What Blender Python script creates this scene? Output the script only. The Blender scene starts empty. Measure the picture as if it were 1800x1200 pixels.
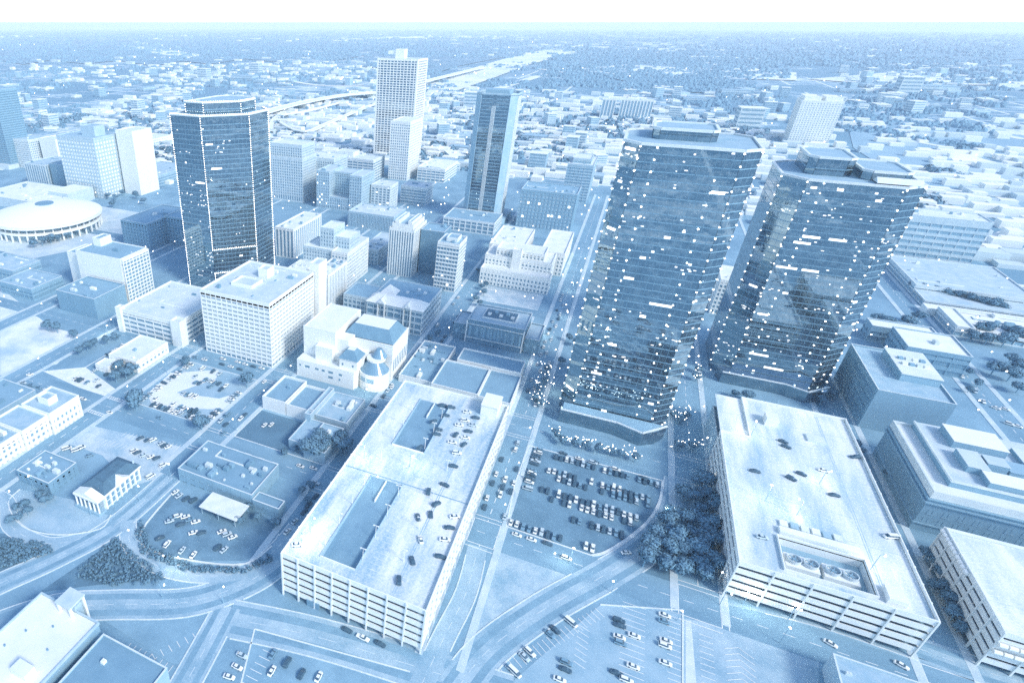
import bpy, math, random
import numpy as np
R = math.radians
random.seed(7)
rng = np.random.default_rng(11)

# ------------------------------------------------------------------ camera, light, exposure
sc = bpy.context.scene
col = sc.collection
cam = bpy.data.cameras.new('camera')
cam.sensor_width = 36.0
cam.lens = 1029.92 / 1800 * 36
cam.shift_x = 0.18553
cam.shift_y = 0.02418
cam.clip_start = 1.0
cam.clip_end = 150000
cam_o = bpy.data.objects.new('camera', cam)
cam_o.location = (0, 0, 216)
cam_o.rotation_euler = (math.pi / 2 - 0.53, 0, 0.464)
col.objects.link(cam_o)
sc.camera = cam_o

SUN_EL, SUN_AZ = R(38), R(112)          # azimuth clockwise from +Y
world = bpy.data.worlds.new('World')
sc.world = world
world.use_nodes = True
wn = world.node_tree
bg = wn.nodes['Background']
sky = wn.nodes.new('ShaderNodeTexSky')
sky.sky_type = 'NISHITA'
sky.sun_disc = False
sky.sun_elevation = SUN_EL
sky.sun_rotation = SUN_AZ
sky.altitude = 0
sky.air_density = 0.9
sky.dust_density = 0.25
sky.ozone_density = 1.0
wn.links.new(sky.outputs[0], bg.inputs[0])
bg.inputs[1].default_value = 0.15
sun = bpy.data.lights.new('sun', 'SUN')
sun.energy = 1.45
sun.angle = R(14)
sun.color = (1.0, 0.96, 0.9)
sun_o = bpy.data.objects.new('sun', sun)
sd = (math.sin(SUN_AZ) * math.cos(SUN_EL), math.cos(SUN_AZ) * math.cos(SUN_EL), math.sin(SUN_EL))
from mathutils import Vector
sun_o.rotation_euler = Vector(sd).to_track_quat('Z', 'Y').to_euler()
sun_o.location = (300, -200, 600)
col.objects.link(sun_o)
sc.view_settings.view_transform = 'Standard'
sc.view_settings.look = 'None'
sc.view_settings.exposure = 1.12
sc.view_settings.gamma = 1.0
sc.view_settings.use_curve_mapping = False
sc.cycles.use_denoising = False
sc.cycles.max_bounces = 5
sc.cycles.diffuse_bounces = 3
sc.cycles.glossy_bounces = 3
sc.cycles.volume_bounces = 3
sc.cycles.use_light_tree = True
sc.cycles.sample_clamp_indirect = 4.0

# ------------------------------------------------------------------ materials
def lin(c):
    return tuple((x / 255 / 12.92) if x / 255 <= 0.04045 else ((x / 255 + 0.055) / 1.055) ** 2.4 for x in c)
RAMP = [(-0.5, lin((44, 70, 88))), (0.0, lin((118, 157, 178))), (0.5, lin((156, 193, 210))), (1.0, lin((255, 255, 248)))]
def tone(t, k=0.86):
    t = max(-0.5, min(1.0, t))
    for (a, ca), (b, cb) in zip(RAMP, RAMP[1:]):
        if t <= b:
            f = (t - a) / (b - a)
            return tuple(k * (x + (y - x) * f) for x, y in zip(ca, cb)) + (1,)
MATS = {}
def mat(t, var=0.07, scale=0.12, rough=0.85, spec=0.25, metal=0.0, streak=0.0, fine=1.2):
    key = (round(t, 2), var, scale, rough, spec, metal, streak, fine)
    if key in MATS:
        return MATS[key]
    m = bpy.data.materials.new('paint_%d' % len(MATS))
    m.use_nodes = True
    nt = m.node_tree
    b = nt.nodes['Principled BSDF']
    b.inputs['Roughness'].default_value = rough
    b.inputs['Specular IOR Level'].default_value = spec
    b.inputs['Metallic'].default_value = metal
    if var > 0:
        geo = nt.nodes.new('ShaderNodeNewGeometry')
        n1 = nt.nodes.new('ShaderNodeTexNoise'); n1.inputs['Scale'].default_value = scale
        n1.inputs['Detail'].default_value = 4; n1.inputs['Roughness'].default_value = 0.65
        n2 = nt.nodes.new('ShaderNodeTexNoise'); n2.inputs['Scale'].default_value = fine
        n2.inputs['Detail'].default_value = 3; n2.inputs['Roughness'].default_value = 0.8
        mp = nt.nodes.new('ShaderNodeMapping')
        mp.inputs['Scale'].default_value = (1, 1 - streak, 1) if streak >= 0 else (1 + streak, 1, 1)
        nt.links.new(geo.outputs['Position'], mp.inputs['Vector'])
        nt.links.new(mp.outputs[0], n1.inputs['Vector'])
        nt.links.new(geo.outputs['Position'], n2.inputs['Vector'])
        ad = nt.nodes.new('ShaderNodeMath'); ad.operation = 'MULTIPLY_ADD'
        nt.links.new(n2.outputs[0], ad.inputs[0]); ad.inputs[1].default_value = 0.6
        nt.links.new(n1.outputs[0], ad.inputs[2])
        r = nt.nodes.new('ShaderNodeValToRGB')
        r.color_ramp.elements[0].position = 0.6
        r.color_ramp.elements[0].color = tone(t - var)
        r.color_ramp.elements[1].position = 0.98
        r.color_ramp.elements[1].color = tone(t + var)
        nt.links.new(ad.outputs[0], r.inputs[0])
        nt.links.new(r.outputs[0], b.inputs['Base Color'])
    else:
        b.inputs['Base Color'].default_value = tone(t)
    MATS[key] = m
    return m
def glass(t, rough=0.12, spec=0.6, key='g'):
    k = ('glass', round(t, 2), rough, spec)
    if k in MATS: return MATS[k]
    m = bpy.data.materials.new('window_glass'); m.use_nodes = True
    nt = m.node_tree; b = nt.nodes['Principled BSDF']
    b.inputs['Base Color'].default_value = tone(t)
    b.inputs['Roughness'].default_value = rough
    b.inputs['Specular IOR Level'].default_value = spec
    MATS[k] = m
    return m
def emit(s, c=(1, 0.97, 0.9), key='e'):
    k = ('emit', s)
    if k in MATS: return MATS[k]
    m = bpy.data.materials.new('lamp_glow'); m.use_nodes = True
    b = m.node_tree.nodes['Principled BSDF']
    b.inputs['Emission Color'].default_value = c + (1,)
    b.inputs['Emission Strength'].default_value = s
    b.inputs['Base Color'].default_value = (.8, .8, .8, 1)
    m.cycles.emission_sampling = 'NONE'
    MATS[k] = m
    return m
def tower_glass():
    m = bpy.data.materials.new('tower_mirror_glass'); m.use_nodes = True
    nt = m.node_tree; b = nt.nodes['Principled BSDF']
    geo = nt.nodes.new('ShaderNodeNewGeometry')
    n = nt.nodes.new('ShaderNodeTexNoise'); n.inputs['Scale'].default_value = 0.25; n.inputs['Detail'].default_value = 3
    nt.links.new(geo.outputs['Position'], n.inputs['Vector'])
    r = nt.nodes.new('ShaderNodeValToRGB')
    r.color_ramp.elements[0].color = (.21, .31, .38, 1); r.color_ramp.elements[1].color = (.34, .45, .5, 1)
    nt.links.new(n.outputs[0], r.inputs[0])
    sx = nt.nodes.new('ShaderNodeSeparateXYZ'); nt.links.new(geo.outputs['Position'], sx.inputs[0])
    ad = nt.nodes.new('ShaderNodeMath'); nt.links.new(sx.outputs[0], ad.inputs[0]); nt.links.new(sx.outputs[1], ad.inputs[1])
    cb = nt.nodes.new('ShaderNodeCombineXYZ'); nt.links.new(ad.outputs[0], cb.inputs[0]); nt.links.new(sx.outputs[2], cb.inputs[1])
    bk = nt.nodes.new('ShaderNodeTexBrick'); bk.inputs['Scale'].default_value = 1.0; bk.offset = 0.0
    bk.inputs['Brick Width'].default_value = 3.2; bk.inputs['Row Height'].default_value = 2.05; bk.inputs['Mortar Size'].default_value = 0.1; bk.inputs['Bias'].default_value = -0.45
    bk.inputs['Color1'].default_value = (.2, .31, .39, 1); bk.inputs['Color2'].default_value = (.72, .8, .8, 1); bk.inputs['Mortar'].default_value = (.3, .4, .46, 1)
    nt.links.new(cb.outputs[0], bk.inputs['Vector'])
    mx = nt.nodes.new('ShaderNodeMix'); mx.data_type = 'RGBA'; mx.inputs['Factor'].default_value = 0.35
    nt.links.new(r.outputs[0], mx.inputs[6]); nt.links.new(bk.outputs['Color'], mx.inputs[7]); nt.links.new(mx.outputs[2], b.inputs['Base Color'])
    b.inputs['Roughness'].default_value = 0.02
    b.inputs['Metallic'].default_value = 0.88
    bp = nt.nodes.new('ShaderNodeBump'); bp.inputs['Strength'].default_value = 0.03; bp.inputs['Distance'].default_value = 0.4
    n3 = nt.nodes.new('ShaderNodeTexNoise'); n3.inputs['Scale'].default_value = 0.3
    nt.links.new(geo.outputs['Position'], n3.inputs['Vector'])
    nt.links.new(n3.outputs[0], bp.inputs['Height']); nt.links.new(bp.outputs[0], b.inputs['Normal'])
    return m

# ------------------------------------------------------------------ mesh helpers
class MB:
    def __init__(s): s.v = []; s.f = []
    def box(s, x0, x1, y0, y1, z0, z1):
        n = len(s.v)
        s.v += [(x0,y0,z0),(x1,y0,z0),(x1,y1,z0),(x0,y1,z0),(x0,y0,z1),(x1,y0,z1),(x1,y1,z1),(x0,y1,z1)]
        s.f += [(n+3,n+2,n+1,n),(n+4,n+5,n+6,n+7),(n,n+1,n+5,n+4),(n+1,n+2,n+6,n+5),(n+2,n+3,n+7,n+6),(n+3,n,n+4,n+7)]
        return s
    def prism(s, poly, z0, z1, top=None):
        n = len(s.v); k = len(poly); top = top or poly
        a = sum(poly[i][0]*poly[(i+1)%k][1]-poly[(i+1)%k][0]*poly[i][1] for i in range(k))
        if a < 0: poly = poly[::-1]; top = top[::-1]
        s.v += [(x,y,z0) for x,y in poly] + [(x,y,z1) for x,y in top]
        s.f += [tuple(range(n+k-1,n-1,-1)), tuple(range(n+k,n+2*k))]
        for i in range(k):
            j = (i+1) % k
            s.f.append((n+i,n+j,n+k+j,n+k+i))
        return s
    def cyl(s, x, y, z0, z1, r0, r1=None, n=10):
        r1 = r0 if r1 is None else r1
        p = [(x+r0*math.cos(2*math.pi*i/n), y+r0*math.sin(2*math.pi*i/n)) for i in range(n)]
        t = [(x+r1*math.cos(2*math.pi*i/n), y+r1*math.sin(2*math.pi*i/n)) for i in range(n)]
        return s.prism(p, z0, z1, t)
    def gable(s, x0, x1, y0, y1, z0, z1, axis='x'):
        n = len(s.v)
        if axis == 'x':
            ym = (y0+y1)/2
            s.v += [(x0,y0,z0),(x1,y0,z0),(x1,y1,z0),(x0,y1,z0),(x0,ym,z1),(x1,ym,z1)]
            s.f += [(n+3,n+2,n+1,n),(n,n+1,n+5,n+4),(n+2,n+3,n+4,n+5),(n+1,n+2,n+5),(n+3,n,n+4)]
        else:
            xm = (x0+x1)/2
            s.v += [(x0,y0,z0),(x1,y0,z0),(x1,y1,z0),(x0,y1,z0),(xm,y0,z1),(xm,y1,z1)]
            s.f += [(n+3,n+2,n+1,n),(n,n+1,n+4),(n+1,n+2,n+5,n+4),(n+2,n+3,n+5),(n+3,n,n+4,n+5)]
        return s
    def hip(s, x0, x1, y0, y1, z0, z1, ins):
        ix0, ix1, iy0, iy1 = x0+ins, x1-ins, y0+ins, y1-ins
        return s.prism([(x0,y0),(x1,y0),(x1,y1),(x0,y1)], z0, z1, [(ix0,iy0),(ix1,iy0),(ix1,iy1),(ix0,iy1)])
    def octa(s, x, y, z, r):
        n = len(s.v)
        s.v += [(x+r,y,z),(x,y+r,z),(x-r,y,z),(x,y-r,z),(x,y,z+r),(x,y,z-r)]
        s.f += [(n,n+1,n+4),(n+1,n+2,n+4),(n+2,n+3,n+4),(n+3,n,n+4),(n+1,n,n+5),(n+2,n+1,n+5),(n+3,n+2,n+5),(n,n+3,n+5)]
        return s
    def bar(s, a, b, w, z0, z1):
        dx, dy = b[0]-a[0], b[1]-a[1]; L = math.hypot(dx, dy) or 1
        nx, ny = -dy/L*w/2, dx/L*w/2
        return s.prism([(a[0]-nx,a[1]-ny),(b[0]-nx,b[1]-ny),(b[0]+nx,b[1]+ny),(a[0]+nx,a[1]+ny)], z0, z1)
    def mesh(s, name, m, o=(0,0,0)):
        me = bpy.data.meshes.new(name)
        vs = s.v if o == (0,0,0) else [(x-o[0],y-o[1],z-o[2]) for x,y,z in s.v]
        me.from_pydata(vs, [], s.f)
        if m: me.materials.append(m)
        me.validate(); me.update()
        return me
    def build(s, name, m, parent=None, o=(0,0,0), kind=None):
        ob = bpy.data.objects.new(name, s.mesh(name, m, o))
        col.objects.link(ob)
        if parent: ob.parent = parent
        if kind: ob['kind'] = kind
        return ob
def thing(name, label, cat, x, y, z=0, group=None, rz=0):
    o = bpy.data.objects.new(name, None)
    o.empty_display_size = 1
    o.location = (x, y, z); o.rotation_euler = (0, 0, rz)
    o['label'] = label; o['category'] = cat
    if group: o['group'] = group
    col.objects.link(o)
    return o
def inst(name, me, parent=None, loc=(0,0,0), rz=0, scale=None):
    o = bpy.data.objects.new(name, me)
    o.location = loc
    if rz: o.rotation_euler = (0,0,rz)
    if scale: o.scale = scale
    if parent: o.parent = parent
    col.objects.link(o)
    return o
def structure(name, mb, m):
    return mb.build(name, m, kind='structure')
def sheet(poly, z):
    mb = MB(); k = len(poly)
    a = sum(poly[i][0]*poly[(i+1)%k][1]-poly[(i+1)%k][0]*poly[i][1] for i in range(k))
    if a < 0: poly = poly[::-1]
    mb.v = [(x,y,z) for x,y in poly]; mb.f = [tuple(range(k))]
    return mb
def smooth(pts, n=6):
    out = []
    for i in range(len(pts)-1):
        p0 = pts[max(i-1,0)]; p1 = pts[i]; p2 = pts[i+1]; p3 = pts[min(i+2,len(pts)-1)]
        for k in range(n):
            t = k/n
            out.append(tuple(0.5*((2*p1[j])+(-p0[j]+p2[j])*t+(2*p0[j]-5*p1[j]+4*p2[j]-p3[j])*t*t+(-p0[j]+3*p1[j]-3*p2[j]+p3[j])*t**3) for j in (0,1)))
    out.append(pts[-1])
    return out
def ribbon(pts, w, z, n=6, off=0.0):
    p = smooth(pts, n); mb = MB(); L = []
    for i, q in enumerate(p):
        a = p[max(i-1,0)]; b = p[min(i+1,len(p)-1)]
        dx, dy = b[0]-a[0], b[1]-a[1]; l = math.hypot(dx,dy) or 1
        nx, ny = -dy/l, dx/l
        L.append(((q[0]+nx*(off+w/2), q[1]+ny*(off+w/2)), (q[0]+nx*(off-w/2), q[1]+ny*(off-w/2))))
    for i in range(len(L)):
        mb.v += [(L[i][0][0],L[i][0][1],z),(L[i][1][0],L[i][1][1],z)]
        if i: n0 = 2*(i-1); mb.f.append((n0,n0+1,n0+3,n0+2))
    return mb, L

# ------------------------------------------------------------------ terrain
def terrain_mat():
    m = bpy.data.materials.new('terrain'); m.use_nodes = True
    nt = m.node_tree; b = nt.nodes['Principled BSDF']; b.inputs['Roughness'].default_value = 0.95
    b.inputs['Specular IOR Level'].default_value = 0.0
    geo = nt.nodes.new('ShaderNodeNewGeometry')
    def noise(scale, det, rough):
        n = nt.nodes.new('ShaderNodeTexNoise'); n.inputs['Scale'].default_value = scale
        n.inputs['Detail'].default_value = det; n.inputs['Roughness'].default_value = rough
        nt.links.new(geo.outputs['Position'], n.inputs['Vector']); return n
    big = noise(0.0016, 5, 0.6); mid = noise(0.011, 5, 0.7); fin = noise(0.09, 3, 0.7)
    a = nt.nodes.new('ShaderNodeMath'); a.operation = 'MULTIPLY_ADD'; a.inputs[1].default_value = 0.8
    nt.links.new(mid.outputs[0], a.inputs[0]); nt.links.new(big.outputs[0], a.inputs[2])
    c = nt.nodes.new('ShaderNodeMath'); c.operation = 'MULTIPLY_ADD'; c.inputs[1].default_value = 0.35
    nt.links.new(fin.outputs[0], c.inputs[0]); nt.links.new(a.outputs[0], c.inputs[2])
    r = nt.nodes.new('ShaderNodeValToRGB'); e = r.color_ramp.elements
    e[0].position = 0.0; e[0].color = tone(0.12)
    e[1].position = 1.0; e[1].color = tone(1.0)
    mr = nt.nodes.new('ShaderNodeMapRange'); mr.inputs['From Min'].default_value = 0.86; mr.inputs['From Max'].default_value = 1.45
    nt.links.new(c.outputs[0], mr.inputs['Value']); nt.links.new(mr.outputs[0], r.inputs[0])
    for p, t in ((0.4, .12), (0.47, .34), (0.6, .62), (0.72, .9)):
        el = e.new(p); el.color = tone(t)
    bk = nt.nodes.new('ShaderNodeTexBrick'); bk.inputs['Scale'].default_value = 1.0
    bk.inputs['Brick Width'].default_value = 130; bk.inputs['Row Height'].default_value = 85; bk.inputs['Mortar Size'].default_value = 4.5; bk.offset = 0
    bk.inputs['Color1'].default_value = (0,0,0,1); bk.inputs['Color2'].default_value = (0,0,0,1); bk.inputs['Mortar'].default_value = (1,1,1,1)
    nt.links.new(geo.outputs['Position'], bk.inputs['Vector'])
    gt_ = nt.nodes.new('ShaderNodeMath'); gt_.operation = 'GREATER_THAN'; gt_.inputs[1].default_value = 0.5; nt.links.new(big.outputs[0], gt_.inputs[0])
    ml = nt.nodes.new('ShaderNodeMath'); ml.operation = 'MULTIPLY'; nt.links.new(bk.outputs['Color'], ml.inputs[0]); nt.links.new(gt_.outputs[0], ml.inputs[1])
    mx = nt.nodes.new('ShaderNodeMix'); mx.data_type = 'RGBA'; nt.links.new(ml.outputs[0], mx.inputs['Factor']); nt.links.new(r.outputs[0], mx.inputs[6]); mx.inputs[7].default_value = tone(.85)
    nt.links.new(mx.outputs[2], b.inputs['Base Color'])
    return m
def drop(x, y): return -(x*x+y*y)/(2*6.371e6)
g = MB(); rads = [1500, 3000, 5000, 8000, 12000, 17000, 23000, 30000, 38000, 47000, 57000, 66000]; ns = 96
g.v = [(0, 0, -.3)]
for r_ in rads: g.v += [(r_*math.cos(2*math.pi*k/ns), r_*math.sin(2*math.pi*k/ns), -.3+drop(r_, 0)) for k in range(ns)]
g.f = [(0, 1+k, 1+(k+1)%ns) for k in range(ns)]
for i in range(len(rads)-1):
    a_ = 1+i*ns; g.f += [(a_+k, a_+ns+k, a_+ns+(k+1)%ns, a_+(k+1)%ns) for k in range(ns)]
structure('ground', g, terrain_mat())
def far_sheet(name, poly, t, var=.15, sc_=.004):
    mb = sheet(poly, 0); mb.v = [(x, y, drop(x, y)+2.5) for x, y, z in mb.v]
    return structure(name, mb, mat(t, var, sc_, fine=.05))
WOODS = [[(-568.2,4801.4),(-271.4,5592.7),(326.1,4667.5),(395.9,3096.5),(335.0,2679.8),(87.1,2642.7),(-219.6,3383.7)], [(-8171.4,6235.5),(-6402.2,7820.3),(-3204.9,7555.7),(-1966.2,4643.2),(-1861.5,3919.9),(-2197.1,4155.0),(-2163.1,3624.0),(-2511.8,3828.7),(-2379.0,3250.1),(-2723.1,3415.2),(-2543.4,2929.5),(-3132.6,3283.7),(-3054.4,2912.1),(-3588.5,3131.3),(-3345.4,2704.5),(-4052.7,3057.6)], [(596.2,9457.9),(2345.1,11180.5),(3682.1,10070.4),(2321.0,6247.2),(1799.5,5607.1),(1752.2,6045.6),(1291.0,5150.4),(1199.6,5527.5),(902.3,5229.4),(803.5,5931.3),(545.8,5900.3)], [(-2738.2,6458.2),(-2205.4,7124.1),(-934.9,6666.5),(-987.4,3652.5),(-945.1,3186.0),(-1447.1,3422.5)]]  # woods, lots, curved roads, cars, trees, lamps: mostly image pixels converted to world coordinates
PALES = [[(-740.3,2473.6),(-812.1,3341.0),(-895.7,4806.3),(-852.7,7038.9),(-583.2,6001.8),(-650.2,4053.2),(-621.1,2995.2),(-612.5,2226.8)], [(-5317.3,5566.8),(-4767.2,5442.8),(-3199.4,4232.3),(-2884.0,3811.3),(-3479.7,4092.1)], [(2318.9,16258.4),(2358.5,13927.1),(1697.3,7983.8),(1490.3,6000.4),(1335.4,5595.5),(1488.7,7575.8)], [(-389.9,3742.1),(-135.4,4310.9),(293.2,4084.0),(659.0,3988.7),(576.3,3425.3),(254.6,3398.2),(-94.5,3368.9)], [(-4808.3,10340.6),(-4062.2,13065.1),(-2632.8,13780.4),(-2309.1,12108.3),(-3426.7,11032.0),(-4158.1,8943.4)], [(631.5,3518.6),(1066.4,4192.6),(1557.9,4158.3),(1353.1,3575.5),(864.3,3330.9)]]
for q in WOODS: far_sheet('woodland', q, .1, .14)
for q in PALES: far_sheet('pale_land', q, .92, .18)
# paved downtown ground
structure('downtown_pavement', sheet([(-700,-40),(330,-40),(330,700),(120,1000),(-480,1050),(-960,720)], 0.0), mat(.24, .22, .035, streak=.3))
# lots and lawns
NLOT = [0]
def lot(name, poly, t, var=.15, sc_=.06, z=.02, **k):
    NLOT[0] += 1; z = z if z > .3 else .012+.003*NLOT[0]
    return structure(name, sheet(poly, z), mat(t, var, sc_, **k))
# ------------------------------------------------------------------ street grid
AX = [(-21.5,13.5),(-103.5,17),(-186,16),(-268,13),(-352,14),(-432,14),(71,16),(155,16),(250,14)]
BY = [(220.5,17,-340,330),(302.5,14,-520,-95),(319,24,-29,340),(398,12,-520,-30),(492,14,-560,-25),(610,14,-620,120),(700,14,-700,120),(805,14,-700,120)]
road_m = mat(.2, .16, .05, streak=.6)
walk_m = mat(.7, .08, .1)
walk = MB(); rd = MB(); mk = MB()
for x, w in AX:
    y0, y1 = (145, 950)
    if x in (-186,): y0 = 185
    if x in (-268, -352, -432): y0 = 120
    if x == -103.5: y0 = 150
    if x > 0: y0 = 60 if x > 100 else 214
    rd.box(x-w/2, x+w/2, y0, y1, -.1, .1)
    for sgn in (-1, 1):
        walk.box(x+sgn*(w/2+1.6)-1.6, x+sgn*(w/2+1.6)+1.6, y0, y1, -.1, .22)
    for k in range(int((y1-y0)/9)):
        mk.box(x-.16, x+.16, y0+k*9, y0+k*9+4, .11, .125)
bw = MB(); br = MB()
for y, w, x0, x1 in BY:
    br.box(x0, x1, y-w/2, y+w/2, -.1, .135)
    for k in range(int((x1-x0)/9)):
        mk.box(x0+k*9, x0+k*9+4, y-.12, y+.12, .14, .155)
structure('avenue', rd, road_m); structure('cross_street', br, mat(.18, .16, .05, streak=-.6)); structure('sidewalk', walk, walk_m)
# crosswalks and stop lines at the near crossings
def crosswalk(x, y, wx, wy, ladder=False):
    for sgn in (-1, 1):
        for d in (0, 2.6):
            mk.box(x+sgn*(wx/2+d)-.18, x+sgn*(wx/2+d)+.18, y-wy/2, y+wy/2, .142, .16)
            mk.box(x-wx/2, x+wx/2, y+sgn*(wy/2+d)-.18, y+sgn*(wy/2+d)+.18, .142, .16)
        if ladder:
            for i in range(8):
                t = -wy/2+.6+i*wy/8; mk.box(x+sgn*(wx/2+1.3)-1.2, x+sgn*(wx/2+1.3)+1.2, y+t, y+t+.6, .142, .161)
                t = -wx/2+.6+i*wx/8; mk.box(x+t, x+t+.6, y+sgn*(wy/2+1.3)-1.2, y+sgn*(wy/2+1.3)+1.2, .142, .161)
for c in ((-21.5,220.5,13,17),(-103.5,220.5,17,17),(-186,220.5,16,17),(-186,302.5,16,14),(-103.5,302.5,17,14),(-21.5,319,14,20),(-268,302.5,13,14),(71,220.5,16,17),(155,220.5,16,17),(71,319,16,20)):
    crosswalk(*c)
crosswalk(-268, 220.5, 14, 15, True)
structure('road_marking', mk, mat(.95, .04, .5))

lot('parking_lot', [(-13.7,301.4),(57.1,302.2),(55.7,284.2),(50.6,265.8),(42.2,248.9),(32.9,234.3),(27.1,229.1),(-12.5,229.8),(-14.8,263.7)], .0, .14, .06)
lot('parking_lot', [(-175,231),(-115.5,231),(-115.5,293),(-175,293)], .38)
lot('parking_lot', [(-176,231),(-139,231),(-139,262),(-176,262)], -.12, .06, z=.1)
lot('parking_lot', [(-254,232),(-196,232),(-196,292),(-254,292)], .46, .14, .08)
lot('pale_paving', [(-253.9,245.6),(-257.7,272.9),(-229.1,291.7),(-224.0,281.1),(-237.3,253.9),(-207.4,261.0),(-199.4,272.8),(-194.7,252.5),(-239.7,233.6),(-249.2,240.2)], .9, .05, z=.1)
lot('parking_lot', [(-318,233),(-276,233),(-276,292),(-318,292)], .1, .12, .07)
lot('sandy_strip', [(-341.6,233.6),(-318.4,251.5),(-271.1,237.0),(-274.3,226.1)], .9, .08, .15, z=.1)
lot('parking_lot', [(-265.2,199.8),(-189.2,209.4),(-189.3,184.1),(-199.2,168.8),(-233.1,181.6),(-259.1,180.5)], .62, .18, .06)
lot('parking_lot', [(-503.6,325.2),(-392.6,286.7),(-355.9,288.0),(-340.2,245.2),(-363.5,215.6)], .8, .2, .04)
lot('parking_lot', [(-173.1,145.2),(-176.3,172.9),(-133.9,184.6),(-113.7,179.2),(-110.0,167.5),(-117.1,153.5),(-138.4,142.8),(-161.5,138.9)], .0, .16, .07)
lot('parking_lot', [(2.6,144.2),(32.9,201.9),(64.6,214.6),(63.6,174.7)], .46, .12, .07)
lot('parking_lot', [(-86.0,99.9),(-94.4,125.0),(-30.4,136.4),(-27.9,129.0)], .3, .16, .07)
lot('parking_lot', [(-155.1,100.6),(-110.7,126.0),(-108.5,99.9),(-115.2,97.9)], .3, .16, .08)
lot('gravel_lot', [(63.4,210.0),(83.4,215.5),(111.9,212.9),(109.3,197.6),(62.7,174.2)], .48, .16, .07)
lot('lawn', [(-11.6,212.0),(20.9,217.0),(28.4,213.7),(12.0,192.1),(-8.9,166.3),(-14.3,155.1)], .52, .16, .09)
lot('lawn', [(-247.7,130.0),(-251.5,140.2),(-232.9,144.6),(-216.1,148.2),(-195.3,147.1),(-192.0,137.9),(-207.9,125.8),(-227.6,122.2)], .5, .12, .09)
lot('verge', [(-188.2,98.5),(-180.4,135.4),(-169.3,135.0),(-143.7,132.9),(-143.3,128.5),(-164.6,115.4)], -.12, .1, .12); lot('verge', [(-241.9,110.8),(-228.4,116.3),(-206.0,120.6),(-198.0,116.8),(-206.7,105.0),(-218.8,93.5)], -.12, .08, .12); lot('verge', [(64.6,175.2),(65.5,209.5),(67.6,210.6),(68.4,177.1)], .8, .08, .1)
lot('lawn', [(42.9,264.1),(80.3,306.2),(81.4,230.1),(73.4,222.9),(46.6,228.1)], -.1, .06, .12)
lot('brick_plaza', [(-5,330),(68,330),(68,345),(-5,345)], .3, .06, .2)
lot('plaza', [(-101.4,364.8),(-49.1,390.9),(-37.5,353.8),(-96.1,324.5)], .4, .08, .2, z=.04)
# curved roads bottom left and bottom centre
curves = [([(-213.2,81.0),(-207.8,93.8),(-196.7,115.6),(-187.1,142.5),(-185.6,184.4)], 13, .17), ([(-103.8,175.8),(-102.9,160.6),(-110.1,142.7),(-126.7,123.4),(-154.4,108.2),(-175.0,96.0),(-189.6,79.5),(-194.7,67.7)], 15, .18),
          ([(-183.5,148.6),(-170.0,136.6),(-147.1,133.0),(-126.1,139.2),(-112.1,150.5),(-107.2,168.1),(-106.1,183.0)], 8, .19), ([(65.4,306.4),(62.2,276.0),(50.9,247.2),(32.8,218.7),(12.3,189.7),(-5.1,159.7),(-12.6,136.6)], 15, .17),
          ([(-271.9,129.9),(-250.8,130.8),(-232.6,119.7),(-208.5,119.4),(-194.1,130.6)], 8, .165), ([(-22.1,210.7),(-20.3,182.5),(-22.8,156.5),(-25.0,130.4)], 9, .15), ([(-110.1,129.4),(-106.9,108.8),(-103.9,87.3)], 12, .15), ([(-106.9,124.8),(-68.5,133.7),(-22.6,140.3),(6.9,143.9)], 18, .14),
          ([(80.5,233.0),(112.1,237.5),(138.9,237.4),(163.0,235.8),(179.5,236.4)], 14, .16)]
cm = MB()
def ptin(p, poly):
    c = False; j = len(poly)-1
    for i in range(len(poly)):
        if (poly[i][1] > p[1]) != (poly[j][1] > p[1]) and p[0] < (poly[j][0]-poly[i][0])*(p[1]-poly[i][1])/(poly[j][1]-poly[i][1])+poly[i][0]: c = not c
        j = i
    return c
OUT = []
for pts, w, z in curves:
    L = ribbon(pts, w*.96, z)[1]; OUT.append([q[0] for q in L]+[q[1] for q in L][::-1])
def on_road(p, skip):
    if any(i != skip and ptin(p, o_) for i, o_ in enumerate(OUT)): return True
    if any(abs(p[0]-x) < w/2-.3 and p[1] > 205 for x, w in AX): return True
    return any(abs(p[1]-y) < w/2-.3 and x0 < p[0] < x1 for y, w, x0, x1 in BY)
for ci, (pts, w, z) in enumerate(curves):
    mb, L = ribbon(pts, w, z)
    structure('road', mb, mat(.46, .18, .05))
    if w > 11:
        for of in (-.27, .27):
            tk, _ = ribbon(pts, w*.2, z+.003, 6, of*w); structure('wheel_track', tk, mat(.22, .16, .08, fine=.6))

    for side in (0, 1):
        ln = [q[side] for q in L]
        for a, b in zip(ln, ln[1:]):
            if not on_road(((a[0]+b[0])/2, (a[1]+b[1])/2), ci): cm.bar(a, b, .22, z+.005, z+.02)
    kb = MB()
    for side, s2 in ((0, 1), (1, -1)):
        for q0, q1 in zip(L, L[1:]):
            kb.bar(q0[side], q1[side], .55, 0, z+.12) if not on_road(((q0[side][0]+q1[side][0])/2, (q0[side][1]+q1[side][1])/2), ci) else None
    structure('kerb', kb, mat(.8, .08, .3))
    for i in range(2, len(L)-1, 2):
        a = ((L[i][0][0]+L[i][1][0])/2, (L[i][0][1]+L[i][1][1])/2); b = ((L[i+1][0][0]+L[i+1][1][0])/2, (L[i+1][0][1]+L[i+1][1][1])/2)
        cm.bar(a, b, .2, z+.005, z+.02)
structure('road_marking', cm, mat(.8, .08, .5))
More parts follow.
